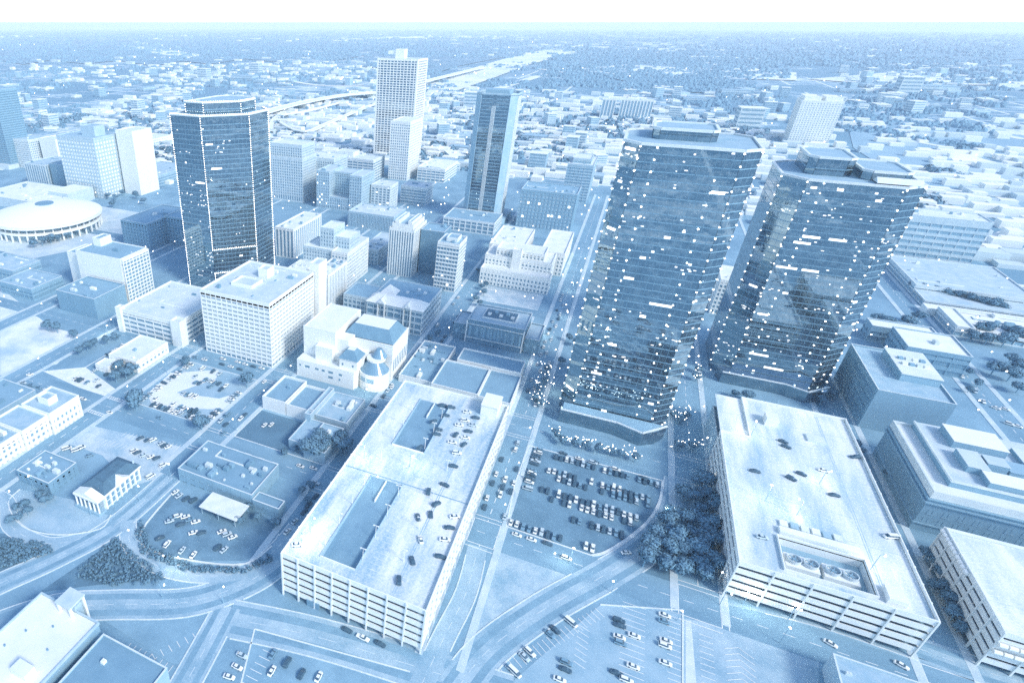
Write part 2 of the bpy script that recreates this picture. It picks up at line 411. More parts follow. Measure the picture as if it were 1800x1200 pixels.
# stall lines
st = MB()
def stalls(a, b, d, n, z=.075):
    dx, dy = (b[0]-a[0])/n, (b[1]-a[1])/n
    for i in range(n+1):
        p = (a[0]+dx*i, a[1]+dy*i); st.bar(p, (p[0]+d[0], p[1]+d[1]), .24, z, z+.012)
stalls((-2,152), (31,199), (4,-3), 22); stalls((63.5,150), (63.5,212), (-5,0), 22); stalls((46,170), (46,208), (4.5,0), 13); stalls((46,170), (46,208), (-4.5,0), 13)
stalls((30,168), (30,186), (-4.5,1.5), 6)
stalls((-164,108), (-112,132), (2,-5), 17, .13); stalls((-128,92),(-112,118),(3,-1.5),9,.13)
stalls((-86,104),(-86,122),(5,0),6); stalls((-135,93),(-111,93),(0,4.6),9,.13)
stalls((70,162),(70,205),(5,0),15,.13); stalls((84,170),(84,205),(5,-3),12,.13); stalls((84,170),(84,205),(-5,-3),12,.13)
stalls((-236,205),(-196,210),(0,-5),16,.13); stalls((-245,189),(-205,192),(1,5),14,.13)
stalls((-254,250),(-254,285),(5,0),12,.13)
structure('parking_marking', st, mat(.95, .03, .5))

kb = MB()
def kerb(poly, w=.5, h=.28, closed=True):
    k = len(poly)
    for i in range(k if closed else k-1): kb.bar(poly[i], poly[(i+1)%k], w, -.1, h+.003*(i%2))
kerb(smooth([(57.1,302.2),(55.7,284.2),(50.6,265.8),(42.2,248.9),(32.9,234.3),(27.1,229.1)], 4), 1.3, .3, False)
kerb([(27.1,229.1),(-12.5,229.8),(-14.8,263.7),(-13.7,301.4),(57.1,302.2)], .7, .26, False)
kerb(smooth([(-176.3,172.9),(-172.4,145.6),(-160.8,138.9),(-138.2,142.6),(-116.0,151.8),(-110.2,166.6)], 4), .8, .5, False)
kerb([(-175,231),(-115.5,231),(-115.5,293),(-175,293)]); kerb([(-254,232),(-196,232),(-196,292),(-254,292)]); kerb([(-318,233),(-276,233),(-276,292),(-318,292)])
kerb(smooth([(-251.5,140.2),(-247.7,130.0),(-227.6,122.2),(-207.9,125.8),(-192.0,137.9),(-194.0,147.7)], 4), .6, .4, False)
kerb([(32.9,201.9),(64.6,214.6),(63.6,174.7)], .6, .26, False); kerb([(-85.0,100.3),(-93.8,125.3),(-30.4,136.4)], .6, .26, False)
structure('kerb', kb, mat(.85, .06, .3))
# ------------------------------------------------------------------ generic building
UNIT = {}
def unit_mesh(t):
    if t not in UNIT:
        a = MB().box(-1.5,1.5,-1,1,0,1.7).box(-1.3,-.1,-.8,.8,1.7,1.95).box(.1,1.3,-.8,.8,1.7,1.95)
        UNIT[t] = a.mesh('rooftop_unit', mat(t, .05, .8))
    return UNIT[t]
def volume(W, G, F, x0, x1, y0, y1, z0, z1, style, fl, bay, band, pier, par, base):
    """glass core in G, wall bands and piers in W, roof slab in F"""
    d = .45
    if style == 'blank':
        W.box(x0, x1, y0, y1, z0, z1-.25)
    else:
        G.box(x0+d, x1-d, y0+d, y1-d, z0, z1-.3)
    F.box(x0+.5, x1-.5, y0+.5, y1-.5, z1-.25, z1)
    def ring(a, b, e=0.0):
        W.box(x0-e, x1+e, y0-e, y0+.5, a, b); W.box(x0-e, x1+e, y1-.5, y1+e, a, b)
        W.box(x0-e, x0+.5, y0+.5, y1-.5, a, b); W.box(x1-.5, x1+e, y0+.5, y1-.5, a, b)
    ring(z1-.25 if style == 'blank' else z1-fl*band-.2, z1+par)
    if style == 'blank': return
    if base: ring(z0, z0+base*.25)
    n = max(1, int(round((z1-z0-base)/fl))); h = (z1-z0-base)/n
    if style in ('band', 'grid'):
        for k in range(n):
            zz = z0+base+k*h
            if zz > z0+.2 or base == 0: ring(zz, zz+h*band)
    def piers(w, e):
        nx = max(1, int(round((x1-x0)/bay))); ny = max(1, int(round((y1-y0)/bay)))
        zt = z1-.1
        for i in range(nx+1):
            x = x0+(x1-x0)*i/nx; a = max(x0-e, x-w/2); b = min(x1+e, x+w/2)
            W.box(a, b, y0-e, y0+.48, z0, zt); W.box(a, b, y1-.48, y1+e, z0, zt)
        for i in range(1, ny):
            y = y0+(y1-y0)*i/ny
            W.box(x0-e, x0+.48, y-w/2, y+w/2, z0, zt); W.box(x1-.48, x1+e, y-w/2, y+w/2, z0, zt)
        for (cx0, cx1) in ((x0-e, x0+.48), (x1-.48, x1+e)):
            for (cy0, cy1) in ((y0+.48, y0+w), (y1-w, y1-.48)):
                if cy1 > cy0: W.box(cx0, cx1, cy0, cy1, z0, zt)
    if style in ('grid', 'vert'): piers(bay*pier, .06)
    elif style == 'band': piers(bay*.07, .05)
BLD = []
def building(name, label, cat, vols, style='grid', fl=3.7, bay=3.6, wt=.7, gt=-.08, rt=.6, units=3, band=.42, pier=.35, par=.8, base=4.0, lit=0, group=None, wvar=.05, rvar=.08):
    """vols: (x0,x1,y0,y1,z1[,z0[,style]])"""
    a = vols[0]; ox, oy = (a[0]+a[1])/2, (a[2]+a[3])/2
    t = thing(name, label, cat, ox, oy, 0, group); o = (ox, oy, 0)
    W, G, F = MB(), MB(), MB()
    for v in vols:
        z0 = v[5] if len(v) > 5 else 0; s = v[6] if len(v) > 6 else style
        volume(W, G, F, v[0], v[1], v[2], v[3], z0, v[4], s, fl, bay, band, pier, par, base if z0 == 0 else 0)
    wall_o = W.build('wall', mat(wt, wvar, .15), t, o)
    roof_o = F.build('roof', mat(rt, rvar, .12), t, o)
    for v in vols:
        if len(v) > 5 and v[5] > 0 and v[1]-v[0] < 9: continue
        C_ = MB(); a_, b_, c_, d_, z_ = v[0]-.07, v[1]+.07, v[2]-.07, v[3]+.07, v[4]+par
        C_.box(a_, b_, c_, c_+.62, z_+.004, z_+.2).box(a_, b_, d_-.62, d_, z_+.004, z_+.2).box(a_, a_+.62, c_+.62, d_-.62, z_+.004, z_+.2).box(b_-.62, b_, c_+.62, d_-.62, z_+.004, z_+.2)
        C_.build('coping', mat(min(1, max(.8, wt+.15)), .04, .3), wall_o, o)
    if G.v: G.build('glazing', glass(gt), t, o, 'stuff')
    rr = random.Random(int(abs(ox*7+oy*13)))
    top = max(vols, key=lambda v: (v[1]-v[0])*(v[3]-v[2]))
    for i in range(int(units*1.8)):
        sc_u = rr.choice((.45, .6, .8, 1, 1.25))
        inst('rooftop_unit', unit_mesh(rr.choice((.1, .35, .8, .95))), roof_o, (rr.uniform(top[0]+3, top[1]-3)-ox, rr.uniform(top[2]+3, top[3]-3)-oy, top[4]), rr.choice((0, math.pi/2)), (sc_u*rr.choice((.7, 1, 1.6)), sc_u, sc_u))
    if units > 2:
        D_ = MB(); yy = rr.uniform(top[2]+4, top[3]-4); xa = rr.uniform(top[0]+2, (top[0]+top[1])/2); D_.box(xa, xa+(top[1]-top[0])*.4, yy, yy+.7, top[4], top[4]+.6); D_.box(xa, xa+.6, yy+.7, min(top[3]-1, yy+6), top[4], top[4]+.5)
        D_.build('roof_duct', mat(rr.choice((.2, .9))), roof_o, o)
    if lit:
        me = MB().box(-bay*.28, bay*.28, -.05, .02, 0, fl*(1-band)*.85).mesh('window', emit(1.4))
        for i in range(lit):
            v = vols[0]; n = max(1, int((v[4]-4)/fl)); nx = max(1, int(round((v[1]-v[0])/bay)))
            x = v[0]+(v[1]-v[0])*(rr.randrange(nx)+.5)/nx; h = (v[4]-base)/n
            inst('window', me, t, (x-ox, v[2]+.38-oy, base+h*rr.randrange(n)+h*band))
    return t

building('midrise_building', 'white cube-like midrise with rows of thin dark window slots beside the small parking block', 'building',
    [(-254,-196,311,377,49.5), (-230,-222,352,362,55.5,49.5,'blank'), (-200,-192,378,392,56,0,'blank'), (-240,-222,330,345,50.6,49.5,'blank')], 'grid', 3.4, 4.5, 1.0, .1, .72, 6, .66, .14, 1.2, 3)
building('parking_garage', 'small white parking garage with open decks left of the white slotted midrise', 'garage',
    [(-335,-276,308,372,19), (-282,-273,306,314,20.5,0,'blank'), (-337,-332,306,312,20.5,0,'blank')], 'band', 4.2, 8, .92, .12, .78, 3, .5, .1, 1.2, 3)
building('slab_building', 'tall pale slab with blank front and gridded side near the domed arena', 'building',
    [(-424,-371.5,353,387,39.5,0,'blank'), (-371,-369,353.5,386.5,39,0,'grid'), (-444,-424,360,384,33,0,'blank'), (-421,-412,372,386,46,39.5,'blank')], 'grid', 3.4, 4, .95, .1, .36, 2, .3, .2, .8, 3)
building('brick_hall', 'dark windowless low hall in front of the pale gridded slab', 'building', [(-413,-369,315,351,17.5)], 'blank', wt=.2, rt=.34, units=4, par=1.0)
building('low_office', 'low dark office with long window bands at left edge across from the dark hall', 'building', [(-490,-448,317,352,11)], 'band', 4, 6, .35, .1, .5, 5)
building('low_office', 'flat long building between the arena trees and left edge', 'building', [(-560,-508,345,378,8)], 'band', 4, 6, .5, .15, .6, 3)
building('office_tower', 'blue gridded office slab with white lit windows behind the domed arena', 'building',
    [(-721,-652,611,655,80), (-690,-665,628,648,92,80,'blank')], 'grid', 5.0, 5.2, .62, .98, .5, 0, .38, .36, 1, 4)
building('slab_building', 'plain white slab tower joined behind the blue gridded office slab', 'building', [(-648,-618,650,690,86), (-652,-648,656,680,84)], 'blank', wt=.97, rt=.8, units=1)
building('civic_building', 'pale civic block with tall dark columned openings left of the gridded slab', 'building', [(-818,-774,623,680,32)], 'vert', 4, 5, .7, .1, .6, 3, .3, .4)
building('civic_building', 'dark narrow annex between columned civic block and gridded slab', 'building', [(-772,-745,630,668,34)], 'blank', wt=.2, rt=.35, units=0)
building('office_block', 'pale hotel block with dense window grid at far left behind the arena', 'building', [(-945,-902,705,750,46)], 'grid', 3.4, 3.6, .82, .15, .6, 2)
building('office_block', 'plain white block right of the far left hotel block', 'building', [(-893,-855,720,760,48)], 'blank', wt=.95, rt=.8, units=1)
building('brown_tower', 'dark banded tower cut by the left edge of the photo', 'building', [(-990,-938,690,735,122)], 'band', 3.6, 8, .34, .02, .4, 0, .45)
building('brick_building', 'dark brick midrise with pale parapet in front of the glass tower beside the arena', 'building', [(-483,-446,470,540,28.5), (-446,-412,499,540,30)], 'grid', 3.6, 4, .3, .12, .4, 3, .6, .55, 1)
building('warehouse', 'long white building with many bays far behind the gridded slab', 'building', [(-900,-850,905,1010,16)], 'grid', 5, 5, .92, .4, .85, 2)
building('parking_garage', 'broad low garage with dark side between white slab and glass tower', 'garage', [(-700,-632,703,792,15)], 'band', 4, 8, .55, .1, .6, 3)
building('office_block', 'large pale blue office block with white crown right of the left glass tower', 'building',
    [(-443,-389,718,760,58), (-430,-362,760,805,52), (-441,-391,721,758,74,58.2,'grid')], 'grid', 3.5, 3.6, .72, .2, .85, 5, .45, .4, 1.5, 8)
building('hotel_building', 'historic U shaped hotel with lit facade wings beside the pale office block', 'building',
    [(-362,-343,707,750,48), (-314,-297,707,750,46), (-343,-314,724,750,45), (-343,-314,708,724,16)], 'grid', 3.6, 3.2, .6, .1, .7, 2, .55, .5, 1, 5, lit=10)
building('office_block', 'white banded office building behind the historic hotel', 'building', [(-430,-350,877,925,32), (-420,-390,890,915,38,32,'blank')], 'band', 4, 9, .85, .12, .8, 6)
building('office_block', 'small dark gridded office with white rim near the white slotted tower', 'building', [(-295,-268,735,765,31), (-303,-296,737,760,28,0,'blank')], 'grid', 3.6, 5, .8, .08, .8, 1, lit=4)
building('store_building', 'windowless ribbed store block behind the deco tower', 'building', [(-289,-230,648,690,18)], 'vert', 4, 2, .58, .4, .75, 6, .3, .6, 1.2)
building('office_block', 'wide low office with pale roof right of the white tower base', 'building', [(-269,-233,780,812,23)], 'band', 4, 6, .75, .2, .75, 2)
building('art_deco_tower', 'slim pale art deco tower with white stepped crown', 'tower',
    [(-189,-164,522,560,46), (-187,-166,524,558,50,46,'blank'), (-185,-181,526,556,53,50,'blank'), (-172,-168,526,556,53,50,'blank')], 'vert', 3.4, 2.6, .9, .08, .5, 2, .4, .48, 1.2, 2)
building('office_block', 'narrow banded office with white side right of the deco tower', 'building', [(-136,-116,505,532,45), (-130,-120,512,526,48,45,'blank')], 'band', 3.9, 3, .9, .05, .45, 2, .4, lit=3)
building('office_block', 'dark windowless tower face between deco tower and banded office', 'building', [(-163,-140,540,565,43)], 'blank', wt=.08, rt=.4, units=2)
building('office_block', 'white slab with black vertical window stripes behind the concert hall', 'building', [(-211,-196.2,403,440,38), (-216,-212,404,430,40,0,'blank')], 'vert', 3.6, 3, .98, .05, .9, 5, .4, .5)
building('low_building', 'cluttered white roof block behind the slotted midrise', 'building', [(-258,-217,410,470,20)], 'blank', wt=.8, rt=.88, units=12)
building('apartment_block', 'thin pale apartment block with regular punched windows near the deco tower', 'building', [(-224,-208,467,518,34.5)], 'grid', 3.4, 3.2, .92, .3, .8, 1)
building('office_block', 'white rooftop parking office with lit window rows right of the glass tower', 'building', [(-314,-292,517,582,31)], 'vert', 3.6, 4.5, .95, .35, .85, 4, .45, .4)
building('art_deco_building', 'stepped art deco block with white capped tower right of the rooftop parking office', 'building',
    [(-255,-226,470,500,34), (-240,-226,476,500,52,34), (-226,-212,480,505,44)], 'grid', 3.5, 3, .68, .2, .9, 2, .5, .5)
building('low_building', 'small white parapet block beside the rooftop parking office', 'building', [(-258,-238,530,545,14)], 'grid', 3.5, 3, .9, .2, .6, 2)
building('flatiron_building', 'low wedge shaped block with cluttered roof beside the deco tower', 'building', [(-226,-206,540,598,15)], 'grid', 4, 4, .72, .4, .7, 8)
building('office_annex', 'white mid height annex tower in front of the tall white slotted tower', 'building', [(-336,-305,908,962,86)], 'grid', 3.9, 3.6, .93, .2, .85, 1, .5, .35)
building('parking_garage', 'white garage decks right of the tall white tower base', 'garage', [(-292,-248,920,992,20)], 'band', 4, 8, .92, .2, .88, 4)
building('office_block', 'wide office with square lit windows behind the white stepped hotel', 'building', [(-105,-42,742,786,44)], 'grid', 4.1, 4.1, .35, .62, .42, 5, .35, .38, 1, 6, lit=7)
building('office_block', 'tall pale banded office left of the near glass tower top', 'building', [(-71,-38,890,960,50), (-66,-43,900,940,56,50)], 'band', 4, 6, .6, .4, .85, 1)
building('podium_building', 'white framed podium with big square openings below the dark striped tower', 'building', [(-182,-121,690,735,14)], 'grid', 5.5, 7, .82, .12, .35, 3, .22, .2)
building('hotel_building', 'white stepped hotel with three tiers facing the small plaza', 'building',
    [(-101,-40,552,585,24), (-101,-38,538,552,15), (-92,-48,556,580,30,24), (-106,-72,592,660,22), (-56,-33,592,668,22), (-76,-68,550,556,33,0,'blank')], 'grid', 3.7, 3.4, .97, .25, .92, 6, .48, .5, 1, 3)
building('courthouse_building', 'dark brick hall with white trimmed roof and tall window bays', 'building',
    [(-82,-39,415,447,18.3), (-93,-82.5,418,442,12), (-38.5,-28,417,446,11)], 'grid', 14, 4.6, .08, .5, .62, 0, .24, .48, 1, 2)
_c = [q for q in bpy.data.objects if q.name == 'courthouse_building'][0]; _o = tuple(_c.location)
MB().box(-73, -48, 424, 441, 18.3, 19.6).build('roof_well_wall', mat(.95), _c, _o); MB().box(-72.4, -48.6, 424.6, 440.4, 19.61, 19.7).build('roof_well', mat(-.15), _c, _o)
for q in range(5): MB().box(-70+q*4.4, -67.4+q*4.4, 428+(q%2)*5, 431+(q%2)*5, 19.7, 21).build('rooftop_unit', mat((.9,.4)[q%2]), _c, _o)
_w = MB().box(-.9, .9, -.08, .1, 0, 9).mesh('window', glass(.42, .3))
for q in range(8): inst('window', _w, _c, (-79.2+q*5.4-_o[0], 414.86-_o[1], 5.5))
W = MB(); W.box(-82.4, -38.6, 414.5, 415.2, 15.6, 16.2).box(-82.4, -38.6, 414.5, 415.2, 4.2, 4.8); W.build('cornice', mat(.85), _c, _o)
for q in (-82.1, -39.3): MB().box(q-.5, q+.5, 414.4, 415.2, 0, 18.2).build('pilaster', mat(.9), _c, _o)
lot('plaza', [(-100,455),(-40,455),(-40,536),(-100,536)], .72, .15, .1); lot('plaza', [(-85,478),(-58,478),(-58,500),(-85,500)], 1.0, .02); lot('lawn', [(-106,500),(-95,500),(-95,536),(-106,536)], .1)  # second plaza sheet: bright lit square before the hotel, painted in as white
building('theatre_building', 'flat roofed pale block behind the long garage', 'building',
    [(-83,-52,328,364,8.2), (-51.8,-31,328,366,7.4), (-76,-32,366.5,385,9), (-108,-83.5,335,392,4.6)], 'blank', wt=.93, rt=.3, units=9, par=1.0)
building('white_building', 'white walled low block with two sunken flat roofs', 'building', [(-175,-158,264,293,8), (-157.5,-142,264,290,7.2)], 'blank', wt=.97, rt=.28, units=1, par=1.6)
building('low_building', 'flat roofed block right of the white walled low block', 'building', [(-137,-115.5,264,293,6.5), (-141,-137.2,262,292,9.5)], 'blank', wt=.6, rt=.55, units=4)
building('low_building', 'square dark roofed block behind the large dark tree', 'building', [(-128,-114.5,232,258,7), (-140,-128.5,236,260,5.5), (-141,-137,258,263.5,10)], 'blank', wt=.55, rt=.5, units=2)
building('garage_shop', 'flat roofed industrial block with rooftop boxes beside small car lot', 'building', [(-179,-132,184,211,8.5)], 'grid', 8, 6, .42, .12, .22, 12, .45, .4, .6, 1)
building('annex_building', 'dark walled annex with open yard right of the industrial block', 'building', [(-131.5,-116,183.5,190,6)], 'blank', wt=.3, rt=.25, units=0)
building('flat_building', 'small flat roofed brick block with pale parapet next to the columned temple', 'building', [(-257,-233,145,164,7)], 'grid', 3.4, 4, .2, .0, .35, 7, .6, .6, .7, 1)
building('apartment_row', 'long cream apartment row with arched windows at left edge', 'building',
    [(-300,-277,138,165,12), (-300,-275,165.2,183,13), (-297,-273,183.2,206,14.5), (-292,-282,150,156,16,12,'blank'), (-290,-281,190,197,18,14.5,'blank')], 'grid', 4.3, 3.3, 1.0, .2, .55, 9, .5, .55, 1, 1)
building('two_storey_building', 'small white two storey building with dark punched windows by the parking lot', 'building', [(-304,-278,262,296,8.5), (-308,-296,252,261.8,4.5)], 'grid', 4, 4, .95, .12, .85, 2, .5, .55, .8, .5)
building('gray_office', 'square grey office with sawtooth side windows and penthouse right of far glass tower', 'building',
    [(165,201,412,477,26.3)], 'blank', wt=.36, rt=.55, units=0, par=.9)
building('white_roof_office', 'office with broad white roof behind the square grey office', 'building', [(209,244,515,551,16.5), (200,240,558,574,12)], 'band', 5, 8, .3, .1, .97, 1)
building('villa_building', 'low white roofed hall among trees at right edge', 'building', [(264,275,598,640,8), (276,345,596,645,6)], 'band', 4, 6, .8, .4, .95, 6)
building('slab_building', 'wide banded office slab behind the far glass tower at right', 'building', [(272,334,797,832,47)], 'band', 5.8, 9, .68, .34, .85, 4, .5)
building('parking_garage', 'stepped parking decks in front of the wide banded slab', 'garage', [(262,345,690,780,9), (262,345,660,689,5)], 'band', 3, 9, .75, .3, .66, 4)
building('retail_shed', 'long white roofed shed with tree row in front at right', 'building', [(258,375,640,652,5)], 'blank', wt=.9, rt=.97, units=0)
building('tower_block', 'distant pale tower with twin white gabled tops on the right', 'building', [(291,360,1595,1655,80), (294,322,1600,1650,87,80,'blank'), (329,357,1600,1650,87,80,'blank')], 'grid', 4, 5, .92, .75, .95, 0)
building('apartment_block', 'distant twin striped apartment block behind near glass tower', 'building', [(-92,-60,1818,1850,44), (-48,28,1830,1862,44)], 'vert', 4, 8, .88, .35, .8, 2)
building('office_block', 'white gridded block glimpsed in the gap between the two near glass towers', 'building', [(93,116,560,600,30)], 'grid', 3.5, 3, .95, .4, .9, 2)
building('low_building', 'row of low dark roofs behind the cream apartment row', 'building', [(-345,-314,168,206,7), (-345,-308,140,166,6)], 'blank', wt=.5, rt=.35, units=6)
building('low_building', 'small flat roofed box at bottom right corner with white edge', 'building', [(112,140,176,209,9)], 'blank', wt=.62, rt=.55, units=4, par=.9)

# ------------------------------------------------------------------ glass towers with bulb strings
TG = tower_glass()
LIT = emit(.8); LITW = emit(1.8); BULB = emit(5.0)
frame_m = mat(.2, .1, .3, rough=.4); rim_m = mat(.85, .05, .3)
def lerp(a, b, t): return tuple(x+(y-x)*t for x, y in zip(a, b))
def glass_tower(name, label, tiers, fl, strings, dot, r, lit_n, seed):
    """tiers: (polygon, z0, z1); one mesh of glass, thin floor frames, rims, lit panes and bulb strings on edges"""
    p0 = tiers[0][0]; ox = sum(p[0] for p in p0)/len(p0); oy = sum(p[1] for p in p0)/len(p0)
    t = thing(name, label, 'tower', ox, oy); o = (ox, oy, 0); rr = random.Random(seed)
    G, Fm, Rm, Rf = MB(), MB(), MB(), MB()
    for poly, z0, z1 in tiers:
        G.prism(poly, z0, z1-.4)
        k = len(poly); cx = sum(p[0] for p in poly)/k; cy = sum(p[1] for p in poly)/k
        n = int((z1-z0)/fl)
        for i in range(k):
            a, b = poly[i], poly[(i+1)%k]; L = math.hypot(b[0]-a[0], b[1]-a[1])
            for q in range(1, n): Fm.bar(a, b, .12, z0+q*fl-.22, z0+q*fl+.22)
            m = max(1, int(L/3.2))
            for q in range(m+1):
                c = lerp(a, b, q/m); Fm.box(c[0]-.06, c[0]+.06, c[1]-.06, c[1]+.06, z0, z1-.5)
            Rm.bar(a, b, 1.3, z1-.4, z1+.9)
        Rf.prism([(cx+(p[0]-cx)*.965, cy+(p[1]-cy)*.965) for p in poly], z1-.4, z1+.1)
    G.build('glass_skin', TG, t, o); Fm.build('mullion_grid', frame_m, t, o, 'stuff')
    Rm.build('roof_rim', rim_m, t, o); Rf.build('roof', mat(.5, .1, .1), t, o)
    for z0, z1, x, y in strings:
        s = MB(); n = int((z1-z0)/dot)
        for q in range(n+1): s.octa(x, y, z0+(z1-z0)*q/n, r*rr.uniform(.85, 1.1))
        s.build('light_string', BULB, t, o, 'stuff')
    # lit office panes on faces that look towards the street: clusters of specks too small to pick apart, then the larger ones
    sp = MB(); poly, z0, z1 = tiers[0]; k = len(poly)
    for q in range(lit_n):
        i = rr.choice((0, 0, 0, k-1, 1)); a, b = poly[i], poly[(i+1)%k]; L = math.hypot(b[0]-a[0], b[1]-a[1]); nx, ny = (b[1]-a[1])/L, -(b[0]-a[0])/L
        u0 = rr.uniform(.04, .96); f0 = rr.randrange(1, int((z1-z0)/fl))
        for e in range(rr.choice((1, 1, 1, 2, 5))):
            u = min(.97, max(.03, u0+rr.gauss(0, 3.0)/L)); c = lerp(a, b, u); zz = z0+fl*(f0+(rr.random() < .2))+rr.uniform(.8, 2.6); w = rr.uniform(.3, .8)
            ta, tb = (c[0]-(b[0]-a[0])/L*w+nx*.08, c[1]-(b[1]-a[1])/L*w+ny*.08), (c[0]+(b[0]-a[0])/L*w+nx*.08, c[1]+(b[1]-a[1])/L*w+ny*.08)
            sp.bar(ta, tb, .12, zz, zz+rr.uniform(.35, .8))
    sp.build('lit_windows', emit(.45), t, o, 'stuff')
    cache = {}
    for q in range(lit_n//2):
        poly, z0, z1 = tiers[0]
        k = len(poly); i = rr.choice((0,0,0,7%k,1,0)) if k == 8 else rr.randrange(k); a, b = poly[i], poly[(i+1)%k]; L = math.hypot(b[0]-a[0], b[1]-a[1])
        nx, ny = (b[1]-a[1])/L, -(b[0]-a[0])/L
        if nx*(0-(a[0]))+ny*(0-a[1]) < 0: continue
        w = rr.choice((1.4, 1.4, 2.9, 2.9, 5.8, 8.7, 11)); w = min(w, L*.6)
        c = lerp(a, b, rr.uniform(w/2/L+.02, 1-w/2/L-.02)); fz = z0+fl*rr.randrange(1, int((z1-z0)/fl))+.3
        kk = (round(w,1), rr.random() < .35)
        if kk not in cache: cache[kk] = MB().box(-w/2, w/2, -.1, .05, 0, fl*(.3 if w > 2 else .22)).mesh('window', LITW if kk[1] else LIT)
        inst('window', cache[kk], t, (c[0]+nx*.04-ox, c[1]+ny*.04-oy, fz), math.atan2(b[1]-a[1], b[0]-a[0]))
    return t
def cham(x0, x1, y0, y1, c):
    return [(x0+c,y0),(x1-c,y0),(x1,y0+c),(x1,y1-c),(x1-c,y1),(x0+c,y1),(x0,y1-c),(x0,y0+c)]
cc1 = cham(-3.5, 56.5, 345, 398, 8)
t1 = glass_tower('glass_tower', 'dark mirror glass tower nearest the photo centre with bulb strings down its corners',
    [(cc1, 0, 164), (cham(9, 38, 364, 392, 3), 164, 169)], 4.1,
    [(6,163,-3.8,353),(6,163,4.4,344.7),(6,163,12,344.6),(6,150,40,344.6),(6,163,48.6,344.7),(6,163,56.8,353),(6,163,56.8,390)], 5.8, .45, 52, 3)
# angled street-level wings of the near tower
w = MB(); w.prism([(-2,335),(30,335),(44,330),(52,336),(57,344.4),(-2,344.4)], 0, 9); w.build('entrance_wing', TG, t1, tuple(t1.location))
w = MB(); w.bar((-2,335),(30,335),1,9,9.7); w.bar((30,335),(44,330),1,9,9.7); w.bar((44,330),(57,344),1,9,9.7); w.build('wing_rim', rim_m, t1, tuple(t1.location))
w = MB(); w.prism([(-1,335.6),(30,335.6),(44,330.6),(55,343.8),(-1,344.2)], 9, 9.3); w.build('wing_roof', mat(.4,.1,.1), t1, tuple(t1.location))
cc2 = cham(87, 155, 444, 506, 11)
t2 = glass_tower('glass_tower', 'dark mirror glass tower standing to the right with crooked stepped top and bulb strings',
    [(cc2, 0, 136), (cham(99, 122, 462, 500, 4), 136, 146), (cham(126, 149, 458, 496, 4), 136, 141)], 4.1,
    [(6,135,86.7,455),(6,135,98,443.6),(6,135,106,443.6),(6,110,136,443.6),(6,135,144,443.6),(6,135,155.3,455),(6,135,155.3,495)], 5.6, .45, 52, 5)
w = MB(); w.gable(131, 152, 448, 457.5, 136.9, 139.5); w.build('roof_crest', mat(.85,.06,.2), t2, tuple(t2.location))
w = MB(); w.prism([(92,434),(128,434),(140,429),(152,436),(154,443.5),(90,443.5)], 0, 8); w.build('entrance_wing', TG, t2, tuple(t2.location))
w = MB(); w.bar((92,434),(128,434),1,8,8.7); w.bar((128,434),(140,429),1,8,8.7); w.bar((140,429),(153.5,442.5),1,8,8.7); w.build('wing_rim', rim_m, t2, tuple(t2.location))
lt = [(-344,409),(-314,409),(-286,437),(-286,467),(-300,481),(-330,481),(-344,467)]
lt2 = [(-335,418),(-317,418),(-295,440),(-295,462),(-304,472),(-328,472),(-335,464)]
t3 = glass_tower('glass_tower', 'dark glass tower outlined with dense bulb strings beside the arena at left',
    [(lt, 0, 151), (lt2, 151, 160)], 3.9,
    [(0,151,-344.4,408.7),(40,151,-314,408.6),(0,18,-314,408.6),(40,151,-285.6,437),(18,40,-285.6,437),(0,151,-285.6,467.3)]+[(151,160,x,y) for x, y in lt2[:4]], 1.7, .32, 45, 9)
s = MB()
for poly, z in ((lt, 151.8), (lt2, 160.8)):
    for i in range(4 if poly is lt else 3):
        a, b = poly[i], poly[i+1]; n = int(math.hypot(b[0]-a[0], b[1]-a[1])/1.7)
        for q in range(n): c = lerp(a, b, q/n); s.octa(c[0], c[1], z, .4)
for a, b in (((-314,408.6),(-285.6,437)),):
    for z in (40, 18):
        for q in range(24): c = lerp(a, b, q/24); s.octa(c[0], c[1], z, .4)
s.build('light_string', BULB, t3, tuple(t3.location), 'stuff')

# tall white slotted tower
wx0, wx1, wy0, wy1, wh = -424, -350, 1060, 1112, 163
t = thing('white_tower', 'tallest white tower with dark window slots and small mast house on top', 'tower', -387, 1086)
o = (-387, 1086, 0); W, G = MB(), MB()
G.box(wx0+.6, wx1-.6, wy0+.6, wy1-.6, 0, wh-1)
for k in range(41):
    z = 6+k*3.85
    if k == 40: z1 = wh
    else: z1 = z+1.35
    W.box(wx0, wx1, wy0, wy0+.8, z, z1); W.box(wx0, wx1, wy1-.8, wy1, z, z1)
    W.box(wx0, wx0+.8, wy0+.8, wy1-.8, z, z1); W.box(wx1-.8, wx1, wy0+.8, wy1-.8, z, z1)
for k in range(13):
    x = wx0+(wx1-wx0)*k/12; w_ = 2.6 if k in (0, 12) else .5
    W.box(max(wx0-.1,x-w_), min(wx1+.1,x+w_), wy0-.12, wy0+.75, 0, wh-.2); W.box(max(wx0-.1,x-w_), min(wx1+.1,x+w_), wy1-.75, wy1+.12, 0, wh-.2)
for k in range(9):
    y = wy0+(wy1-wy0)*k/8; w_ = 2.6 if k in (0, 8) else .5
    W.box(wx1-.75, wx1+.12, max(wy0+.8,y-w_), min(wy1-.8,y+w_), 0, wh-.2); W.box(wx0-.12, wx0+.75, max(wy0+.8,y-w_), min(wy1-.8,y+w_), 0, wh-.2)
W.build('wall', mat(1.0, .03, .2), t, o); G.build('glazing', TG, t, o, 'stuff')
MB().box(wx0+1, wx1-1, wy0+1, wy1-1, wh-1, wh-.3).build('roof', mat(.7), t, o)
MB().box(-398, -382, 1078, 1094, wh-.3, wh+14).build('mast_house', mat(.96), t, o)
MB().box(-412, -398.2, 1080, 1090, wh+6, wh+11).build('mast_house', mat(.9), t, o)

